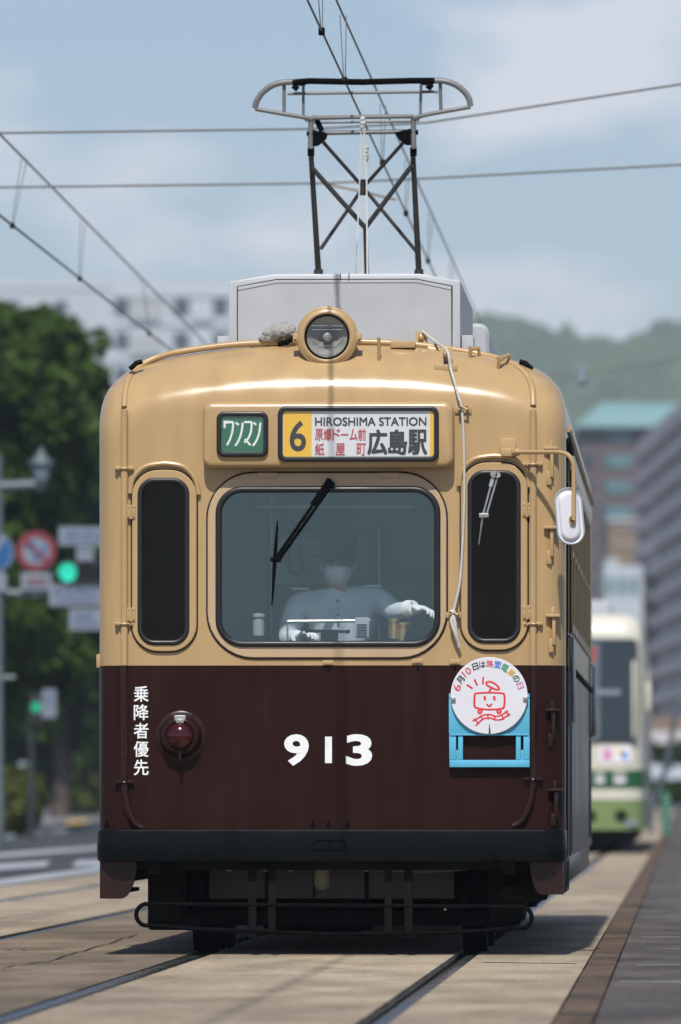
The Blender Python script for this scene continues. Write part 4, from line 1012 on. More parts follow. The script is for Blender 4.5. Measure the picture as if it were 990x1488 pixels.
q = MB(); c = T(632, 508, .34); q.box((c.x-.03, c.y, c.z-.02), (c.x+.05, c.y+.05, c.z), .004); q.tube([T(622, 506, .34), T(640, 509, .34)], .014, 8); part(q, 'roof_cleat', 'beige')
# pantograph cord running down the face
q = MB(); cord = spline([T(614, 481, .40), T(632, 496, .34), T(650, 510, on_shell(648, 533).y-.02), on_shell(655, 535, .05), on_shell(661, 556, .03), on_shell(667, 578, .03), T(671, 592, -.03), T(674, 640, -.035), T(675, 720, -.035), T(672, 800, -.03), T(668, 850, -.03), T(659, 890, -.03)], 6)
q.tube(cord, .0075, 8); q.tube(spline([T(657, 888, -.035), T(661, 905, -.045), T(664, 925, -.04), T(668, 941, -.03)], 5), .010, 8); q.tube(spline([T(660, 889, -.03), T(656, 903, -.045), T(662, 922, -.05), T(666, 936, -.035)], 5), .008, 8); q.sphere(T(658, 890, -.035), .02, 2, (1, 1, .8), .1)
part(q, 'pantograph_cord', 'rope', sharp=80)
for px, py in ((674, 596), (660, 894)):
    c = T(px, py); q = MB(); q.box((c.x-.045, -.012, c.z-.016), (c.x+.04, .004, c.z+.016), .003); q.tube([(c.x-.02, -.01, c.z+.01), (c.x-.02, -.05, c.z+.01), (c.x+.02, -.05, c.z+.01), (c.x+.02, -.01, c.z+.01)], .008, 6); part(q, 'cord_guide', 'beige')
for px, py in ((477, 963), (607, 961), (661, 962)):
    c = T(px, py); q = MB(); q.box((c.x-.028, -.012, c.z-.012), (c.x+.028, .002, c.z+.012), .003); q.lathe([(-.03, .009), (-.01, .009)], (c.x, 0, c.z), 'y', 10); part(q, 'small_latch', 'beige')
c = T(141, 960); q = MB(); q.box((c.x-.012, .12, c.z-.035), (c.x+.02, .2, c.z+.035), .004); part(q, 'side_catch', 'beige')

# --- wipers
def wiper(piv, elb, top, bot, m, v=-.045, r=.0075):
    q = MB(); a, b = T(*piv, v+.02), T(*elb, v-.01); side = Vector((-(b-a).z, 0, (b-a).x)).normalized()*.022
    q.tube([a, b], r, 6); q.tube([a+side, b+side*.8], r, 6); mid = a.lerp(b, .3); q.tube([a, mid], r*2.1, 8, flat=.6)
    q.lathe([(-.02, .018), (.05, .018)], a, 'y', 12); q.lathe([(-.02, .014), (.05, .014)], a+side, 'y', 12)
    q.box((b.x-.02, b.y-.012, b.z-.012), (b.x+.03, b.y+.008, b.z+.012), .003); wp = part(q, 'wiper', m)
    q = MB(); q.tube([T(*top, v+.012), T((top[0]+elb[0])/2, (top[1]+elb[1])/2, v), T(*elb, v-.006), T((bot[0]+elb[0])/2, (bot[1]+elb[1])/2, v), T(*bot, v+.012)], r, 6, rs=[.003, r*.9, r*1.3, r*.9, .003]); part(q, 'wiper_blade', 'black' if m == 'black' else m, parent=wp)
wiper((478, 700), (399, 813), (403, 757), (395, 880), 'black'); wiper((718, 689), (702, 749), (713, 708), (696, 791), 'steel', r=.0055)

# --- tail lamp
TC = T(263, 1070)
q = MB(); q.lathe([(.004, .132), (-.006, .132), (-.010, .126), (-.012, .112), (-.03, .106), (-.055, .100), (-.072, .092), (-.078, .082), (-.072, .072), (-.07, .0)], TC, 'y', 48, False, True); tlm = part(q, 'tail_lamp', 'maroon')
q = MB(); q.lathe([(-.068, .071), (-.082, .069), (-.10, .055), (-.113, .030), (-.117, 0)], TC, 'y', 36, False, True); part(q, 'red_lens', 'redlens', parent=tlm)
q = MB(); q.box((TC.x-.03, -.085, TC.z+.078), (TC.x+.03, -.04, TC.z+.108), .004); q.box((TC.x-.02, -.092, TC.z+.066), (TC.x+.02, -.08, TC.z+.09), .003); part(q, 'lamp_hinge', 'steel', parent=tlm)
q = MB(); q.tube([(TC.x, -.075, TC.z-.075), (TC.x, -.085, TC.z-.125)], .007, 6)
for a in (25, 60, 120, 155, 200, 340): q.sphere((TC.x+.121*math.cos(R(a)), -.011, TC.z+.121*math.sin(R(a))), .005, 1)
part(q, 'lamp_screw', 'maroon', parent=tlm)

# --- step brackets on the right corner
for px, py, mm in ((801, 652, 'beige'), (801, 767, 'beige'), (804, 895, 'beige'), (803, 1032, 'maroon'), (807, 1148, 'maroon')):
    c = T(px, py, .05); q = MB(); y = .02
    q.box((c.x-.036, y-.045, c.z-.007), (c.x+.038, y+.06, c.z+.007), .003); q.box((c.x-.012, y, c.z), (c.x+.008, y+.05, c.z+.045), .003)
    q.box((c.x-.004, y-.03, c.z-.15), (c.x+.014, y+.04, c.z), .004); q.box((c.x-.022, y-.02, c.z-.19), (c.x+.004, y+.05, c.z-.12), .004); part(q, 'step_bracket', mm)

# --- mirror
q = MB(); c = T(738, 651); q.box((c.x-.04, -.012, c.z-.035), (c.x+.045, .004, c.z+.05), .003); q.box((c.x-.035, -.05, c.z-.045), (c.x+.04, -.008, c.z-.005), .004); q.box((c.x+.02, -.06, c.z-.03), (c.x+.035, -.01, c.z), .003); mr_ = part(q, 'mirror_bracket', 'beige')
arm = [T(748, 657, -.05), T(790, 657, -.18), T(812, 657, -.24), T(824, 660, -.26), T(831, 668, -.27), T(834, 680, -.27), T(834, 700, -.27), T(834, 756, -.27)]
q = MB(); q.tube(spline(arm, 4), .0115, 10); q.sphere(T(752, 657, -.05), .02, 2); part(q, 'mirror_arm', 'beige', parent=mr_)
MC = T(828, 750, -.245); tilt = R(-5)
def oval(w, h, d, y): 
    o = []
    for x, z in rr(-w/2+d, w/2-d, -h/2+d, h/2-d, w/2-d-.001, 12):
        xx = x*math.cos(tilt)-z*math.sin(tilt)*-1; zz = z*math.cos(tilt)+x*math.sin(tilt)*-1
        o.append((MC.x+xx, y+x*.25, MC.z+zz))
    return o
q = MB(); W_, H_ = 39/283, 82/283; y = MC.y
q.face_ring([oval(W_, H_, .004, y+.030), oval(W_, H_, 0, y+.024), oval(W_, H_, .0, y+.008), oval(W_, H_, .004, y+.003), oval(W_, H_, .012, y+.007), oval(W_, H_, .016, y+.008), oval(W_, H_, .021, y-.004), oval(W_, H_, .027, y-.010), oval(W_, H_, .040, y-.012)], True, True, True); part(q, 'mirror_housing', 'discwhite', parent=mr_, sharp=60)
q = MB(); q.tube(oval(W_, H_, .001, y+.004), .0045, 8, True); part(q, 'mirror_rim', 'rimgrey', parent=mr_)
q = MB(); c = T(832, 754, -.25); q.lathe([(-.02, .016), (.01, .022)], c, 'y', 14); q.box((c.x-.012, c.y-.02, c.z-.03), (c.x+.012, c.y+.004, c.z+.008), .003); part(q, 'mirror_clamp', 'brass', parent=mr_)

# --- bumper
q = MB(); BT, BB = T(0, 1205).z, T(0, 1252).z
bo = []
for k in range(9): a = PI/2*k/8; bo.append((1.212-.12*(1-math.sin(PI/2-a)) if False else 1.212-.12*(1-math.cos(a)), .42 if k == 0 else .02-.12*math.sin(a)+.10))
path = [(-1.212, .55)]+[(-1.212+.12*(1-math.cos(a)), .02-.12*math.sin(a)) for a in np.linspace(0, PI/2, 9)]
path = path+[(0.0, -.105)]+[(-x, y) for x, y in path[::-1]]
def bump_ring(off, z):
    o = []
    for i, (x, y) in enumerate(path):
        a, b = Vector(path[max(i-1, 0)]), Vector(path[min(i+1, len(path)-1)]); t = (b-a).normalized(); nrm_ = Vector((t.y, -t.x)); o.append((x+nrm_.x*off, y+nrm_.y*off, z))
    return o
q.face_ring([bump_ring(-.06, BT-.002), bump_ring(-.014, BT), bump_ring(-.004, BT-.004), bump_ring(0, BT-.014), bump_ring(.002, (BT+BB)/2), bump_ring(0, BB+.014), bump_ring(-.004, BB+.004), bump_ring(-.014, BB), bump_ring(-.06, BB)], False)
bp_ = part(q, 'bumper', 'bumper')
q = MB(); r = prect(455, 1221, 502, 1235, -.107); q.tube([(x, -.1075, z) for x, z in rr(*r, .02, 6)], .004, 6, True); q.box((-.004+T(478, 0, -.1).x, -.112, r[2]), (.004+T(478, 0, -.1).x, -.106, r[3])); part(q, 'coupler_slot', 'black', parent=bp_)
for px in (455, 477, 505, 155):
    q = MB(); c = T(px, 1203, -.04); q.lathe([(-.0, .012), (.014, .012), (.016, .006), (.035, .006)], c, 'z', 8); part(q, 'bumper_bolt', 'black', parent=bp_)

# --- under the body
q = MB(); q.box((-1.15, .05, .44), (1.15, LEN-.1, .50)); q.box((-.95, -.03, .42), (-.88, 11.5, .5)); q.box((.88, -.03, .42), (.95, 11.5, .5)); part(q, 'underframe', 'gear')
q = MB(); r = prect(304, 1256, 660, 1306, .9); q.box((r[0], .9, r[2]), (r[1], 1.9, r[3]), .006); bx = part(q, 'equipment_box', 'undergrey')
for a, b in ((385, 392), (530, 536), (455, 458)): q = MB(); r2_ = prect(a, 1256, b, 1306, .88); q.box((r2_[0], .885, r2_[2]), (r2_[1], .90, r2_[3]), .003); part(q, 'box_seam', 'gear', parent=bx)
q = MB(); c = T(468, 1270, .5); q.lathe([(-.085, .012), (-.075, .03), (-.06, .042), (.04, .042), (.045, .03), (.09, .02)], c, 'z', 20); part(q, 'air_filter', mat('dull_cream_metal', (.26, .25, .21), .6, var=.15))
q = MB(); q.tube([T(232, 1258, .3), T(250, 1256, .3), T(330, 1255, .3), T(400, 1257, .3), T(520, 1256, .3)], .014, 8); q.tube([T(540, 1262, .35), T(600, 1266, .35), T(680, 1262, .35)], .012, 8); part(q, 'air_pipe', 'undergrey')
for px in (333, 385, 422, 533):
    c = T(px, 1258, .25); q = MB(); q.lathe([(-.03, .014), (.01, .014), (.012, .009), (.03, .009)], c, 'z', 8); part(q, 'pipe_union', 'steel')
# life guard: rounded loop and straps
LG = [T(215, 1314, .0), T(470, 1316, -.02), T(755, 1318, .0)]
lo = [T(215, 1345, .0), T(300, 1351, -.01), T(480, 1358, -.02), T(650, 1356, -.01), T(755, 1349, .0)]
def semi(cx, cy, r, a0, a1, ry=None): return [T(cx+r*math.cos(t), cy-(ry or r)*math.sin(t), 0) for t in np.linspace(a0, a1, 9)]
loop = LG+semi(757, 1333.5, 16, PI/2-.2, -PI/2+.2)+lo[::-1]+semi(214, 1329.5, 16, -PI/2-.2, -3*PI/2+.2)
q = MB(); q.tube(loop, .0112, 8, True); lgd = part(q, 'life_guard', 'black')
for a, b in ((361, 373), (390, 401), (559, 570), (588, 600)):
    q = MB(); r = prect(a, 1253, b, 1362, -.01); q.box((r[0], -.02, r[2]), (r[1], .0, r[3]), .003); part(q, 'strap', 'darksteel', parent=lgd)
# bogies
def bogie(yc):
    q = MB()
    for s2 in (-1, 1):
        q.box((s2*.93, yc-1.1, .22), (s2*.83, yc+1.1, .40), .02)
        for a in (-.75, .75):
            q.box((s2*.96, yc+a-.14, .18), (s2*.80, yc+a+.14, .46), .02); q.tube([(s2*.88, yc+a, .40), (s2*.88, yc+a, .50)], .07, 12)
    q.box((-.85, yc-.16, .25), (.85, yc+.16, .42), .02); q.box((-.92, yc-1.12, .14), (.92, yc-1.02, .22), .01); fr = part(q, 'bogie', 'gear')
    for a in (-.75, .75):
        q = MB(); q.tube([(-.72, yc+a, .33), (.72, yc+a, .33)], .06, 12); q.lathe([(-.35, .22), (.1, .22)], (0, yc+a+.2, .30), 'x', 16); ax = part(q, 'axle', 'gear', parent=fr)
        for s2 in (-1, 1):
            q = MB(); q.lathe([(-.065*s2, .33), (-.04*s2, .345), (-.02*s2, .315), (.06*s2, .308), (.06*s2, .26), (.03*s2, .22), (.03*s2, .06)], (s2*.7175, yc+a, .308), 'x', 40, True, True); part(q, 'wheel', 'darksteel', parent=fr)
bogie(2.0); bogie(9.2)
q = MB(); q.box((-.98, .45, .17), (-.80, 1.0, .50), .03); q.box((-.99, .6, .12), (-.72, .75, .22), .02); part(q, 'sand_box', 'gear'); q = MB(); q.box((.80, .5, .16), (.99, 1.1, .5), .03); q.box((.86, .3, .27), (1.08, .5, .37), .03); q.tube([(.98, .4, .32), (1.10, .35, .32)], .04, 10); part(q, 'sand_box', 'gear')
q = MB()
for k in range(9): q.box((-.9+k*.2, 3.2, .12), (-.75+k*.2, 4.6, .5), .02)
q.box((-1.0, 3.5, .2), (1.0, 7.8, .48), .03); part(q, 'equipment_case', 'gear')

# --- roof equipment
def TX(px, v): return T(px, HZ, v).x
v = 1.2; zt = T(500, 398, v).z; zb = 3.17
def boxol(d):
    xl, xr = TX(333, v)+d, TX(669, v)-d; z1 = T(500, 398, v).z-d; z2 = T(500, 409, v).z-d
    return [(xl, zb), (xl, z2), (TX(398, v)+d*.3, z1), (TX(610, v)-d*.3, z1), (xr, z2), (xr, zb)]
q = MB(); q.face_ring([[(x, v+2.6, z) for x, z in boxol(0)], [(x, v+.004, z) for x, z in boxol(0)], [(x, v, z) for x, z in boxol(.006)], [(x, v, z) for x, z in boxol(.045)], [(x, v+.014, z) for x, z in boxol(.048)]], True, True, True); ac = part(q, 'roof_unit', 'roofgrey')
q = MB(); xl, xr = TX(345, v), TX(657, v); il = [(xl, zb), (xl, T(0, 417, v).z), (TX(402, v), T(0, 407, v).z), (TX(606, v), T(0, 407, v).z), (xr, T(0, 417, v).z), (xr, zb)]
q.prism(il, v+.004, v+.016); part(q, 'front_cover', 'roofgrey', parent=ac)
q = MB(); q.tube([(x, v+.001, z) for x, z in il], .0028, 6); part(q, 'cover_seam', 'darksteel', parent=ac)
q = MB(); r = prect(494, 397, 508, 407, v); q.box((r[0], v-.004, r[2]), (r[0]+.005, v+.004, r[3])); q.box((r[1]-.005, v-.004, r[2]), (r[1], v+.004, r[3])); part(q, 'catch', 'rubber', parent=ac)
q = MB(); q.box((TX(335, v), v-.03, 3.12), (TX(668, v), v+2.3, 3.195)); part(q, 'unit_base', 'rubber', parent=ac)
q = MB(); r = prect(316, 488, 334, 502, 1.3); q.box((r[0], 1.3, 3.1), (r[1]-.002, 1.6, r[3]), .005); r = prect(671, 487, 688, 502, 1.3); q.box((r[0], 1.3, 3.1), (r[1], 1.6, r[3]), .005); part(q, 'side_bracket', 'roofgrey', parent=ac)
q = MB(); r = prect(640, 470, 711, 505, 5.2); q.layers((r[0], r[1], 3.05, r[3]), .06, [(.02, 5.18), (0, 5.2), (0, 7.4)], 6, True, True); part(q, 'rear_roof_unit', 'roofgrey')
q = MB(); q.box((-.6, 2.6, 3.12), (.5, 5.0, 3.2), .01); part(q, 'roof_walkway', 'roofgrey')

# --- pantograph
PVf = 4.0
q = MB()
L0, L1 = T(463, 397, PVf+.25), T(452, 222, PVf); R0, R1 = T(609, 397, PVf+.25), T(600, 218, PVf)
zr = 3.24
q.tube([L0+(L0-L1)*((L0.z-zr)/(L1.z-L0.z)), L0, L1], .016, 10, rs=[.02, .018, .015]); q.tube([R0+(R0-R1)*((R0.z-zr)/(R1.z-R0.z)), R0, R1], .016, 10, rs=[.02, .018, .015])
for p in (L0, R0): q.lathe([(-.03, .026), (.02, .026), (.024, .02)], p, 'z', 12)
pg = part(q, 'pantograph', 'rustpipe')
q = MB(); B = PVf+.22
X = T(528, 272, B)
for a in ((466, 202), (591, 202)): q.tube([T(*a, PVf+.02), X], .0105, 8)
q.tube([X, T(605, 365, B)], .0105, 8); q.tube([X, T(466, 362, B)], .0105, 8)
q.box((X.x-.024, B-.015, X.z-.045), (X.x+.024, B+.015, X.z+.045), .004); part(q, 'cross_brace', 'rustpipe', parent=pg)
q = MB(); V_ = T(531, 331, PVf+.1)
q.tube([T(453, 243, PVf), V_], .014, 8); q.tube([T(599, 240, PVf), V_], .014, 8); p = T(533, 397, PVf+.5); q.tube([V_, p, p+(p-V_)*1.0], .013, 8); part(q, 'lower_arm', 'rustpipe', parent=pg)
q = MB()
for sx, px in ((-1, 452), (1, 601)):
    q.tube([T(px, 172, PVf-.02), T(px-(.5 if sx < 0 else -.5), 216, PVf-.02)], .016, 10)
q.tube(spline([T(371, 158, PVf-.05), T(410, 165, PVf-.05), T(440, 170, PVf-.04), T(452, 173, PVf-.03)], 5)+spline([T(455, 171, PVf-.03), T(600, 169, PVf-.03), T(601, 173, PVf-.03)], 3)[0:-3]+spline([T(601, 172, PVf-.03), T(618, 167, PVf-.04), T(650, 161, PVf-.05), T(684, 155, PVf-.05)], 5), .012, 8)
hf = part(q, 'head_frame', 'greypipe', parent=pg)
q = MB(); top = spline([T(371, 157, PVf-.05), T(373, 147, PVf-.05), T(382, 134, PVf-.05), T(396, 124, PVf-.05), T(412, 119.5, PVf-.05), T(430, 119, PVf-.05)], 6)
top2 = spline([T(625, 117, PVf-.05), T(645, 117.5, PVf-.05), T(662, 123, PVf-.05), T(675, 133, PVf-.05), T(682, 144, PVf-.05), T(684, 154, PVf-.05)], 6)
q.tube(top, .017, 8); part(q, 'collector_horn', 'greypipe', parent=pg); q = MB(); q.tube(top2, .017, 8); part(q, 'collector_horn', 'greypipe', parent=pg)
q = MB(); q.tube([T(425, 119.5, PVf-.05), T(450, 117.5, PVf-.05), T(525, 119, PVf-.05), T(600, 117, PVf-.05), T(632, 117, PVf-.05)], .018, 10); q.box(T(425, 123, PVf-.06), T(444, 117, PVf+.02)); q.box(T(612, 122, PVf-.06), T(630, 116, PVf+.02)); q.tube([T(427, 130, PVf-.05), T(432, 124, PVf-.05)], .018, 8); q.tube([T(621, 123, PVf-.05), T(628, 128, PVf-.05)], .018, 8); part(q, 'contact_strip', 'black', parent=pg)
q = MB(); q.tube([T(418, 136, PVf+.03), T(637, 133, PVf+.03)], .0085, 8)
q.tube([T(413, 121, PVf-.03), T(413, 164, PVf-.03)], .010, 8); q.tube([T(640, 119, PVf-.03), T(641, 160, PVf-.03)], .010, 8)
q.tube([T(441, 125, PVf+.02), T(441, 170, PVf+.02), T(447, 176, PVf+.02)], .008, 8); q.tube([T(612, 122, PVf+.02), T(611, 168, PVf+.02), T(606, 176, PVf+.02)], .008, 8)
q.tube([T(455, 178, PVf+.05), T(600, 176, PVf+.05)], .007, 8); q.tube([T(470, 193, PVf+.02), T(590, 191, PVf+.02)], .013, 8); part(q, 'head_bar', 'greypipe', parent=pg)
for sx, pts in ((-1, [(455, 189), (476, 194), (474, 201), (462, 211), (455, 212)]), (1, [(597, 187), (574, 193), (578, 200), (590, 210), (598, 210)])):
    q = MB(); q.prism([(T(a, b, PVf).x, T(a, b, PVf).z) for a, b in pts], PVf-.03, PVf+.05)
    c = T(452 if sx < 0 else 601, 219, PVf); q.lathe([(-.03, .019), (.02, .02)], c, 'z', 10)
    if sx < 0: q.tube([T(460, 173, PVf), T(464, 182, PVf), T(468, 190, PVf)], .016, 8); q.tube([T(446, 194, PVf-.02), T(470, 194, PVf-.02)], .014, 8)
    else: q.tube([T(590, 192, PVf-.02), T(608, 192, PVf-.02)], .014, 8)
    part(q, 'hinge_casting', 'black', parent=pg)
q = MB(); q.tube([T(526, 170, PVf-.06), T(525, 193, PVf-.05), T(523, 260, PVf-.1), T(517, 400, PVf-.3), T(512, 440, PVf-.5)], .004, 6); q.tube([T(529, 172, PVf-.06), T(530, 215, PVf-.06), T(533, 260, PVf-.1), T(534, 400, PVf-.4), T(535, 440, PVf-.6)], .005, 6)
for y in (172, 178, 184, 215, 220, 226, 231): q.sphere(T(527 if y < 200 else 533, y, PVf-.06), .014, 1, (1.2, 1, 1), .2)
q.tube([T(523, 212, PVf-.06), T(522, 222, PVf-.06)], .008, 6); q.tube([T(534, 232, PVf-.06), T(537, 243, PVf-.06)], .005, 6); part(q, 'pull_cord', 'rope', parent=pg)

# ================================================================== ROUND COMMEMORATIVE SIGN
c = T(711, 1011, -.05)
rs_ = thing('round_sign_board', 'round white sign with coloured lettering and a red tram drawing in a sky blue holder', 'sign', (c.x, c.y, c.z))
q = MB(); BY = -.035
def bb(a, b, c_, d, y0=BY, y1=BY+.02, bev=.002): r = prect(a, b, c_, d, BY); q.box((r[0], y0, r[2]), (r[1], y1, r[3]), bev)
bb(652.5, 1014, 770, 1066); bb(653, 1067, 663, 1104); bb(666, 1068, 673, 1104); bb(750, 1068, 757, 1104); bb(761, 1067, 770, 1104); bb(653.5, 1104.5, 770, 1115, BY-.008, BY+.02)
bb(652.5, 1008, 657, 1016); bb(765, 1008, 770, 1016); bb(654, 1066, 769, 1069, BY-.006, BY+.01)
for a in (660, 755): bb(a, 1090, a+8, 1110, BY+.018, .0, .002)
hb = q.build('holder', 'bluebracket', rs_)
q = MB(); Rd = 56/282; q.lathe([(.006, Rd), (-.004, Rd), (-.006, Rd-.002), (-.006, 0)], (c.x, BY-.014, c.z), 'y', 72, True, True); dk = q.build('disc', 'discwhite', rs_)
FY = BY-.0208
def dsc(px, py): return T(px, py, FY)
q = MB(); q.tube([(dsc(711.5, 1054).x, FY, dsc(0, 1053).z), (dsc(711.8, 1054).x, FY, dsc(0, 1066).z)], .004, 6, flat=.3, rs=[.0015, .006]); q.build('notch', 'signblack', rs_)
glyphs = [('6', 664.5, 999, 9, 11, 68, 'redink', .0), ('月', 669.5, 988, 9.5, 10.5, 52, 'signblack', .010), ('10', 678.5, 976.5, 12.5, 10, 38, 'redink', .0), ('日', 691, 968.5, 8.5, 10, 16, 'signblack', .010), ('は', 701, 965.5, 9, 9, 8, 'signblack', .010),
          ('路', 712, 964.2, 10, 9.6, 0, 'redink', .004), ('面', 723.5, 966, 10, 9.6, -9, 'blueink', .004), ('電', 734, 970.5, 10, 10.5, -25, 'greenink', .004), ('車', 743.5, 977.5, 10, 10, -38, 'yellowink', .004), ('の', 750.5, 986, 9.5, 9.5, -52, 'dgreenink', .010), ('日', 756, 996.3, 8.5, 9.5, -70, 'pink', .004)]
for ch, px, py, gw, gh, rot, mm, bo_ in glyphs:
    p = dsc(px, py); hw, hh = gw/2/282, gh/2/282; q = MB(); fit_text(q, ch, (p.x-hw, p.x+hw, p.z-hh, p.z+hh), FY, bold=bo_, rot=R(rot)); q.build('lettering', mm, rs_)
q = MB()
def D(a, b): return (640+a*150/990, 950+b*180/1188)
def SD(pts, wd=.95, closed=False, k=4): S(q, [D(*p) for p in pts], wd*1.4, FY, closed, k)
SD([(255, 297), (310, 333)], 1.0); SD([(328, 245), (355, 303)], 1.0); SD([(413, 222), (408, 292)], .9)
body_o = [(345, 378), (470, 372), (590, 378), (614, 395), (617, 450), (612, 505), (590, 525), (470, 535), (360, 522), (328, 500), (328, 440), (330, 395), (345, 378)]
SD(body_o, 1.05); SD([(425, 405), (430, 445)], 1.2); SD([(518, 405), (520, 447)], 1.2); SD([(446, 480), (470, 505), (496, 478)], .9)
SD([(468, 370), (495, 315)], 1.1); SD([(445, 270), (480, 268), (520, 285), (555, 315), (565, 338), (545, 345), (500, 330), (455, 305), (440, 285), (445, 270)], 1.0)
for cx in (380, 562): SD([(cx-20, 552), (cx, 538), (cx+20, 552), (cx, 572), (cx-20, 552)], 1.0)
SD([(310, 645), (355, 622), (410, 590), (470, 582), (530, 598), (580, 590), (650, 550)], .85); SD([(340, 690), (375, 655), (420, 622), (475, 615), (530, 632), (590, 628), (670, 575)], .85)
for a, b in (((325, 622), (372, 672)), ((385, 590), (410, 635)), ((455, 575), (460, 632)), ((520, 590), (525, 640)), ((590, 580), (605, 635)), ((630, 545), (660, 600))): SD([a, b], .8)
q.build('tram_drawing', 'redink', rs_)
for px, py in ((659, 1016), (764, 1015)):
    p = dsc(px, py); q = MB(); q.box((p.x-.012, FY-.012, p.z-.01), (p.x+.012, FY+.012, p.z+.01), .003); q.build('clip', 'steel', rs_)

# ================================================================== DRIVER
DV = .56
hips = Vector((T(492, 0, DV).x, DV+.06, 1.25))
drv = thing('person', 'tram driver in pale shirt, dark cap, white mask and white gloves behind the windscreen', 'person', hips)
def skin(name, verts, edges, radii, m, parent, sub=2, mats=None):
    me = bpy.data.meshes.new(name); me.from_pydata([tuple(v) for v in verts], edges, [])
    o = bpy.data.objects.new(name, me); COL.objects.link(o)
    sk = o.modifiers.new('skin', 'SKIN'); sk.use_smooth_shade = True
    for i, r in enumerate(radii):
        d = me.skin_vertices[0].data[i]; d.radius = r if isinstance(r, tuple) else (r, r); d.use_root = (i == 0); d.use_loose = False
    sb = o.modifiers.new('sub', 'SUBSURF'); sb.levels = sub; sb.render_levels = sub
    dg = bpy.context.evaluated_depsgraph_get(); nm = bpy.data.meshes.new_from_object(o.evaluated_get(dg)); o.modifiers.clear(); o.data = nm; nm.name = name
    nm.materials.clear(); nm.materials.append(M[m]); nm.polygons.foreach_set('use_smooth', [True]*len(nm.polygons))
    o.parent = parent; o.location = -parent.location if parent.parent is None else (0, 0, 0); return o
cx = hips.x
hd = T(491, 822, DV-.02)      # head centre
shL, shR = T(548, 872, DV), T(432, 876, DV)
J = {'pel': hips, 'waist': Vector((cx, DV+.05, 1.42)), 'chest': Vector((cx, DV+.02, 1.66)), 'ster': Vector((cx, DV+.01, 1.80)), 'neck': Vector((hd.x, DV, 1.885)), 'jaw': hd+Vector((0, -.01, -.065)), 'head': hd+Vector((0, .01, .02)), 'crown': hd+Vector((0, .015, .085)),
     'sl': shL, 'el': T(574, 889, DV-.12), 'wl': T(598, 884, .34), 'sr': shR, 'er': T(417, 932, DV-.05), 'wr': T(430, 926, .40)}
kneeL, kneeR = hips+Vector((.16, -.42, .02)), hips+Vector((-.14, -.42, .02))
names = list(J); idx = {n: i for i, n in enumerate(names)}
vv = [J[n] for n in names]+[kneeL, kneeL+Vector((0, .03, -.38)), kneeR, kneeR+Vector((0, .03, -.38))]
ed = [('pel', 'waist'), ('waist', 'chest'), ('chest', 'ster'), ('ster', 'neck'), ('neck', 'jaw'), ('jaw', 'head'), ('head', 'crown'), ('ster', 'sl'), ('sl', 'el'), ('el', 'wl'), ('ster', 'sr'), ('sr', 'er'), ('er', 'wr')]
ed = [(idx[a], idx[b]) for a, b in ed]; nB = len(names); ed += [(0, nB), (nB, nB+1), (0, nB+2), (nB+2, nB+3)]
rad = {'pel': (.15, .11), 'waist': (.135, .10), 'chest': (.15, .11), 'ster': (.12, .085), 'neck': .055, 'jaw': (.066, .075), 'head': (.078, .092), 'crown': (.06, .07), 'sl': .066, 'el': .045, 'wl': .032, 'sr': .066, 'er': .045, 'wr': .032}
skin('body', vv, ed, [rad[n] for n in names]+[.07, .05, .07, .05], 'skin', drv)
# shirt over torso and arms
sn = ['waist', 'chest', 'ster', 'sl', 'el', 'wl', 'sr', 'er', 'wr']
si = {n: i for i, n in enumerate(sn)}; sv = [J[n] for n in sn]
sv[si['wl']] = J['el'].lerp(J['wl'], .86); sv[si['wr']] = J['er'].lerp(J['wr'], .8)
sv.append(hips+Vector((0, .0, .05))); sv.append(J['sl'].lerp(J['el'], .5)+Vector((0, 0, .012))); sv.append(J['sr'].lerp(J['er'], .5)); sv.append(J['ster']+Vector((0, 0, .06)))
srad = [(.165, .125), (.185, .135), (.15, .105), .084, .056, .043, .084, .055, .041, (.155, .12), .070, .070, (.075, .07)]
se = [(9, 0), (0, 1), (1, 2), (2, si['sl']), (si['sl'], 10), (10, si['el']), (si['el'], si['wl']), (2, si['sr']), (si['sr'], 11), (11, si['er']), (si['er'], si['wr']), (2, 12)]
sh = skin('shirt', sv, se, srad, 'shirt', drv)
q = MB()   # collar, buttons, epaulettes
nk = Vector((J['neck'].x, DV-.06, 1.86))
for s2 in (-1, 1):
    q.face_ring([[nk+Vector(p)+Vector((0, d, 0)) for p in ((0.004*s2, -.052, -.055), (.03*s2, -.055, -.075), (.075*s2, -.01, .0), (.06*s2, .01, .045), (.035*s2, -.02, .02))] for d in (0, .008)], True, True, True)
q.build('collar', 'shirt', sh)
q = MB()
for py in (873, 893): q.lathe([(-.004, .008), (.004, .008)], T(491, py, DV-.145), 'y', 10)
q.build('button', 'navy', sh)
q = MB()
for s2, p in ((1, J['sl']), (-1, J['sr'])): q.box((p.x-s2*.02-.045, p.y-.06, p.z+.068), (p.x-s2*.02+.045, p.y-.01, p.z+.078), .004)
q.build('epaulette', 'shirt', sh)
# ears, nose, eyes
q = MB()
for s2 in (-1, 1): q.sphere(hd+Vector((s2*.083, .015, -.005)), .028, 2, (.4, .7, 1.1))
q.build('ear', 'skin', drv)
q = MB()
for s2 in (-1, 1): q.sphere(hd+Vector((s2*.031, -.082, .012)), .011, 2)
q.build('eye', 'hair', drv)
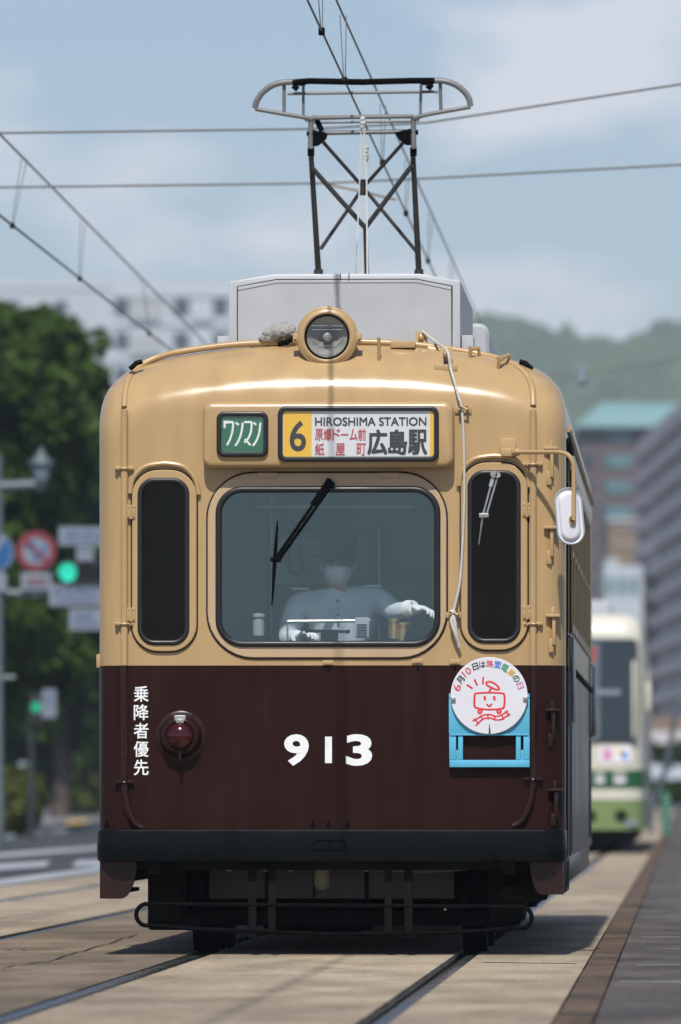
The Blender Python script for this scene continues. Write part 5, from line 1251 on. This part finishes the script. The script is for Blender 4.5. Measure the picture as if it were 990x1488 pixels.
# mask
q = MB(); mo = []
for k, (z, w_, dpt) in enumerate(((-.100, .035, .080), (-.092, .052, .094), (-.06, .070, .116), (-.03, .076, .124), (-.012, .073, .120), (-.005, .066, .112))):
    mo.append([(hd.x+w_*math.sin(a), hd.y-dpt*math.cos(a)*(1.0) +.0, hd.z+z) for a in np.linspace(-PI/2*.98, PI/2*.98, 15)])
q.face_ring(mo, False); bmesh.ops.solidify(q.bm, geom=q.bm.faces[:], thickness=.003); q.build('mask', 'mask', drv, sharp=60)
# hair and cap
q = MB(); q.sphere(hd+Vector((0, .025, .035)), .098, 3, (.92, 1.0, .95)); q.build('hair', 'hair', drv)
q = MB(); cz = hd+Vector((0, .01, .058))
q.face_ring([[(cz.x+rx*math.cos(a), cz.y+ry*math.sin(a), cz.z+z) for a in np.linspace(0, 2*PI, 33)[:-1]] for z, rx, ry in ((-.012, .090, .104), (.04, .092, .106), (.055, .098, .112), (.085, .102, .116), (.100, .094, .108), (.104, .06, .07))], True, True, True); cpx = q.build('cap', 'navy', drv, sharp=50)
q = MB(); vis = []
for t_, zz in ((0, -.004), (.5, -.016), (1, -.034)):
    vis.append([(cz.x+(.088+.004*t_)*math.sin(a), cz.y-(.100+.055*t_*math.cos(a))*math.cos(a), cz.z+zz+.0) for a in np.linspace(-PI*.42, PI*.42, 15)])
q.face_ring(vis, False); bmesh.ops.solidify(q.bm, geom=q.bm.faces[:], thickness=.004); q.build('cap_visor', 'hair', cpx)
q = MB(); q.tube([(cz.x+.093*math.cos(a), cz.y+.107*math.sin(a), cz.z+.02) for a in np.linspace(0, 2*PI, 33)[:-1]], .006, 6, True); q.build('cap_band', 'rubber', cpx)
# gloved hands: palm plus five bent fingers each
def hand(wr, direction, upv, name_side, thumb_up):
    d = direction.normalized(); s2 = d.cross(upv).normalized(); u = s2.cross(d).normalized()
    vs2 = [wr+d*.045, wr+d*.0, wr+d*.085]; ed2 = [(0, 1), (0, 2)]; rd = [(.036, .022), (.030, .024), (.034, .020)]
    for k, (off, L) in enumerate(((-.030, .060), (-.010, .070), (.010, .066), (.029, .052))):
        i0 = len(vs2); b0 = wr+d*.088+s2*off
        vs2 += [b0, b0+d*L*.45-u*.006, b0+d*L*.72-u*L*.32, b0+d*L*.74-u*L*.68]; rd += [.0105, .010, .009, .008]
        ed2 += [(2, i0), (i0, i0+1), (i0+1, i0+2), (i0+2, i0+3)]
    i0 = len(vs2); b0 = wr+d*.03+s2*thumb_up*.03
    vs2 += [b0, b0+d*.03+s2*thumb_up*.028-u*.008, b0+d*.062+s2*thumb_up*.026-u*.02]; rd += [.014, .012, .010]; ed2 += [(0, i0), (i0, i0+1), (i0+1, i0+2)]
    g = skin('glove', vs2, ed2, rd, 'glove', drv); return g
hand(J['wl'], T(630, 886, .27)-J['wl'], Vector((0, .25, 1)), 'l', 1); hand(J['wr'], T(470, 914, .26)-J['wr'], Vector((0, .2, 1)), 'r', -1)
for a, b, r_ in ((J['el'].lerp(J['wl'], .80), J['wl']+(J['wl']-J['el']).normalized()*.02, .047), (J['er'].lerp(J['wr'], .75), J['wr']+(J['wr']-J['er']).normalized()*.02, .044)):
    q = MB(); q.tube([a, a.lerp(b, .5), b], r_, 14, rs=[r_, r_*.93, r_*.82]); q.build('glove_cuff', 'glove', drv)
q = MB(); wl = J['wl']; q.tube([wl+Vector((0, .0, .042))+Vector((.002*i, -.03*math.sin(i*.5), -.01*i)) for i in range(9)], .003, 6); q.build('wrist_cord', 'hair', drv)
q = MB(); q.box((cx-.2, DV-.1, 1.08), (cx+.2, DV+.28, 1.14), .02); q.box((cx-.2, DV+.24, 1.14), (cx+.2, DV+.30, 1.45), .02); q.tube([(cx, DV+.1, .85), (cx, DV+.1, 1.08)], .04, 10); part(q, 'driver_seat', 'black')

# ================================================================== SECOND TRAM (green and cream), same track
SV = 73.5
M['cream'] = mat('cream_paint', (0.58, 0.565, 0.47), 0.35, var=.05, scale=2); M['dkgreen'] = mat('dark_green_band', (0.012, 0.085, 0.028), 0.35, var=.08); M['ltgreen'] = mat('light_green_paint', (0.165, 0.235, 0.09), 0.35, var=.06)
gt = thing('tram', 'cream and green tram following behind on the same track at right', 'tram', (0, SV, 0))
gx1 = T(935, 0, SV).x; gx0 = -gx1; zr2 = T(0, 893, SV).z; L2 = 28.0
def band(name, m, py0, py1, r=None, parent=gt, grow=0.0):
    z1, z0 = T(0, py0, SV).z, T(0, py1, SV).z
    q = MB(); cr2 = .30
    ol = []
    for k in range(9): a = PI/2*k/8; ol.append((gx0+cr2*(1-math.cos(a))-grow*math.cos(a), SV+cr2*.75*(1-math.sin(a))-grow*math.sin(a)))
    ol2 = [(-x, y) for x, y in ol[::-1]]; full = [(gx0-grow, SV+L2)]+ol+ol2+[(gx1+grow, SV+L2)]
    q.face_ring([[(x, y, z0) for x, y in full], [(x, y, z1) for x, y in full]], True, True, True); return q.build(name, m, parent)
# cream body with rounded roof
def roof():
    q = MB(); rings = []; z0 = T(0, 932, SV).z
    def outl(ins, yy):
        o = []
        for k in range(9): a = PI/2*k/8; o.append((gx0+ins+.30*(1-math.cos(a)), SV+yy+.22*(1-math.sin(a))))
        return [(gx0+ins, SV+L2-yy)]+o+[(-x, y) for x, y in o[::-1]]+[(gx1-ins, SV+L2-yy)]
    for t in np.linspace(0, PI/2, 9):
        ins = .26*(1-math.cos(t)); z = z0+(zr2-z0)*math.sin(t); rings.append([(x, y, z) for x, y in outl(ins, .32*(1-math.cos(t)))])
    q.face_ring(rings, True, True, True); return q.build('roof', 'cream', gt, sharp=50)
rf2 = roof()
band('body', 'cream', 930, 1120); band('green_band', 'dkgreen', 1119, 1146, grow=.004); band('lower_panel', 'cream', 1146, 1163); band('green_skirt', 'ltgreen', 1162, 1206, grow=.004); band('underframe', 'gear', 1204, 1226, grow=-.16)
q = MB(); r = (T(695, 0, SV).x, T(927, 0, SV).x, T(0, 1079, SV).z, T(0, 929, SV).z); r = (-r[1], r[1], r[2], r[3]); q.layers(r, .10, [(0, SV+.02), (0, SV-.03), (.02, SV-.045)], 6, False, True); ws = q.build('windscreen', 'winDark', gt)
q = MB(); r_ = prect(919, 960, 924, 1072, SV-.06); q.box((r_[0], SV-.07, r_[2]), (r_[1], SV-.05, r_[3]), .01); q.build('pillar_trim', 'cream', ws)
q = MB(); r_ = prect(800, 1002, 902, 1010, SV-.06); q.box((r_[0], SV-.06, r_[2]), (r_[1], SV-.046, r_[3])); q.build('screen_bar', 'signpale', ws)
q = MB(); r_ = prect(760, 935, 872, 1075, SV-.06); q.box((r_[0], SV-.0465, r_[2]), (r_[1], SV-.045, r_[3])); q.build('cab_curtain', mat('grey_blue_blind', (.10, .14, .17), .5, var=.3, scale=2), ws)
M['ledred'] = mat('red_display', (.2, .02, .02), .4, var=0, emit=(.75, .13, .09), estr=.35)
q = MB()
for y0 in (940, 949, 957):
    r_ = prect(848, y0, 867 - (4 if y0 == 957 else 0), y0+7, SV-.06); q.box((r_[0], SV-.055, r_[2]), (r_[1], SV-.046, r_[3]))
q.build('display', 'ledred', ws)
q = MB(); r_ = prect(871, 1083, 918, 1108, SV-.02); q.box((r_[0], SV-.012, r_[2]), (r_[1], SV, r_[3])); st = q.build('sticker', 'white', gt)
q = MB(); r_ = prect(876, 1087, 890, 1091, SV-.02); q.box((r_[0], SV-.016, r_[2]), (r_[1], SV-.012, r_[3])); r_ = prect(876, 1094, 890, 1103, SV-.02); q.box((r_[0], SV-.016, r_[2]), (r_[1], SV-.012, r_[3])); q.build('pink_print', 'pink', st)
q = MB(); r_ = prect(904, 1092, 912, 1103, SV-.02); q.box((r_[0], SV-.016, r_[2]), (r_[1], SV-.012, r_[3])); q.build('blue_print', 'blueink', st)
q = MB(); r_ = prect(897, 1088, 903, 1096, SV-.02); q.box((r_[0], SV-.016, r_[2]), (r_[1], SV-.012, r_[3])); q.build('orange_print', 'yellowink', st)
for a, b in ((864, 880), (891, 911)):
    for sx in (1, -1):
        r_ = prect(a, 1123, b, 1140, SV-.02); x0, x1 = (r_[0], r_[1]) if sx > 0 else (-r_[1], -r_[0])
        q = MB(); q.layers((x0, x1, r_[2], r_[3]), .03, [(0, SV), (0, SV-.02), (.012, SV-.024), (.016, SV-.01)], 5, False, True); h = q.build('headlight', 'steel', gt)
        q = MB(); q.box((x0+.02, SV-.03, r_[2]+.02), (x1-.02, SV-.011, r_[2]+.07), .008); q.build('lens', 'white', h)
for px in (858, 903):
    for sx in (1, -1):
        p = T(px, 1186, SV); q = MB(); q.lathe([(.02, .09), (-.012, .09), (-.012, .06), (.0, .0)], (p.x*sx, SV, p.z), 'y', 18); q.build('fog_lamp', 'black', gt)
q = MB(); r_ = prect(908, 1192, 926, 1200, SV-.02); q.box((r_[0], SV-.008, r_[2]), (r_[1], SV+.02, r_[3])); q.build('marker_lamp', 'signpale', gt)
for i in range(14):
    for sx in (1, -1):
        q = MB(); ol = rr(SV+.7+i*1.9, SV+2.2+i*1.9, 1.55, 2.6, .06, 5); q.face_ring([[(sx*(gx1-.01), a, b) for a, b in ol], [(sx*(gx1+.008), a, b) for a, b in ol]], True, True, True); q.build('side_window', 'winDark', gt)
q = MB(); q.tube([(gx1, SV+.3, 2.55), (gx1+.07, SV+.15, 2.55), (gx1+.07, SV+.15, 2.4)], .015, 6); q.box((gx1+.03, SV+.1, 2.0), (gx1+.11, SV+.18, 2.42), .03); q.build('mirror', 'cream', gt)
r_ = prect(853, 872, 893, 894, SV+2); q = MB(); q.box((-.5, SV+2, zr2-.05), (.15+r_[1]*0+.6, SV+5, r_[3]), .03); q.build('roof_unit', 'roofgrey', gt)
for yb in (2.6, 13.5, 25):
    for a in (-.8, .8):
        for sx in (-1, 1):
            q = MB(); q.lathe([(-.06, .3), (.06, .3), (.06, .05)], (sx*.7175, SV+yb+a, .3), 'x', 20); q.build('wheel', 'darksteel', gt)
    q = MB(); q.box((-.9, SV+yb-1.2, .14), (.9, SV+yb+1.2, .45), .03); q.build('bogie', 'gear', gt)

# ------------------------------------------------------------------ right side furniture
g0 = G(968, 1216); Yb = (g0-CAM).dot(FWD); sb_ = Yb/F
bl = thing('striped_bollard', 'green and pale spiral striped bollard at the far end of the platform', 'bollard', (g0.x, g0.y, 0))
hB = 64*sb_; MB().lathe([(0, 6*sb_), (hB-.05, 6*sb_), (hB-.02, 5*sb_), (hB, 2.5*sb_)], (g0.x, g0.y, 0), 'z', 18).build('post', mat('bollard_green', (.03, .17, .10), .5, var=.1), bl)
q = MB()
for k in range(2): q.tube([(g0.x+6.1*sb_*math.cos(t+k*PI), g0.y+6.1*sb_*math.sin(t+k*PI), hB*t/22+.02) for t in np.linspace(0, 20, 60)], .022, 6)
q.build('stripe', mat('bollard_pale', (.13, .27, .22), .5, var=.1), bl)
q = MB(); Yr = 150.0; q.tube(spline([P(945, 1182, Yr), P(958, 1150, Yr), P(970, 1105, Yr), P(978, 1060, Yr), P(984, 1030, Yr), P(1000, 1010, Yr)], 5), .05, 8); q.tube([P(945, 1182, Yr), P(946, 1212, Yr)], .05, 8); rl = q.build('handrail', 'polegrey'); tag(rl, 'curved grey steel handrail rising beside the striped bollard', 'railing')
q = MB(); pole_at(875, 210, 735, .06, q); pp = q.build('light_pole', 'polegrey'); tag(pp, 'slim grey pole in front of the brown hotel, above the green tram', 'pole')
MB().tube(spline([P(875, 735, 210), P(866, 728, 210), P(850, 727, 210)], 5), .05, 8).build('lamp_arm', 'polegrey', pp)

# ------------------------------------------------------------------ haze
M['haze'] = None
hz = bpy.data.materials.new('haze_air'); hz.use_nodes = True; n = hz.node_tree; n.nodes.clear()
o_ = n.nodes.new('ShaderNodeOutputMaterial'); vp = n.nodes.new('ShaderNodeVolumePrincipled'); vp.inputs['Color'].default_value = (.70, .85, 1.0, 1); vp.inputs['Density'].default_value = 0.00017; vp.inputs['Anisotropy'].default_value = 0.0
n.links.new(vp.outputs[0], o_.inputs['Volume'])
m = MB(); m.box((-3100, -260, -1.2), (3100, 3100, 150)); h = m.build('haze', hz); h['kind'] = 'stuff'
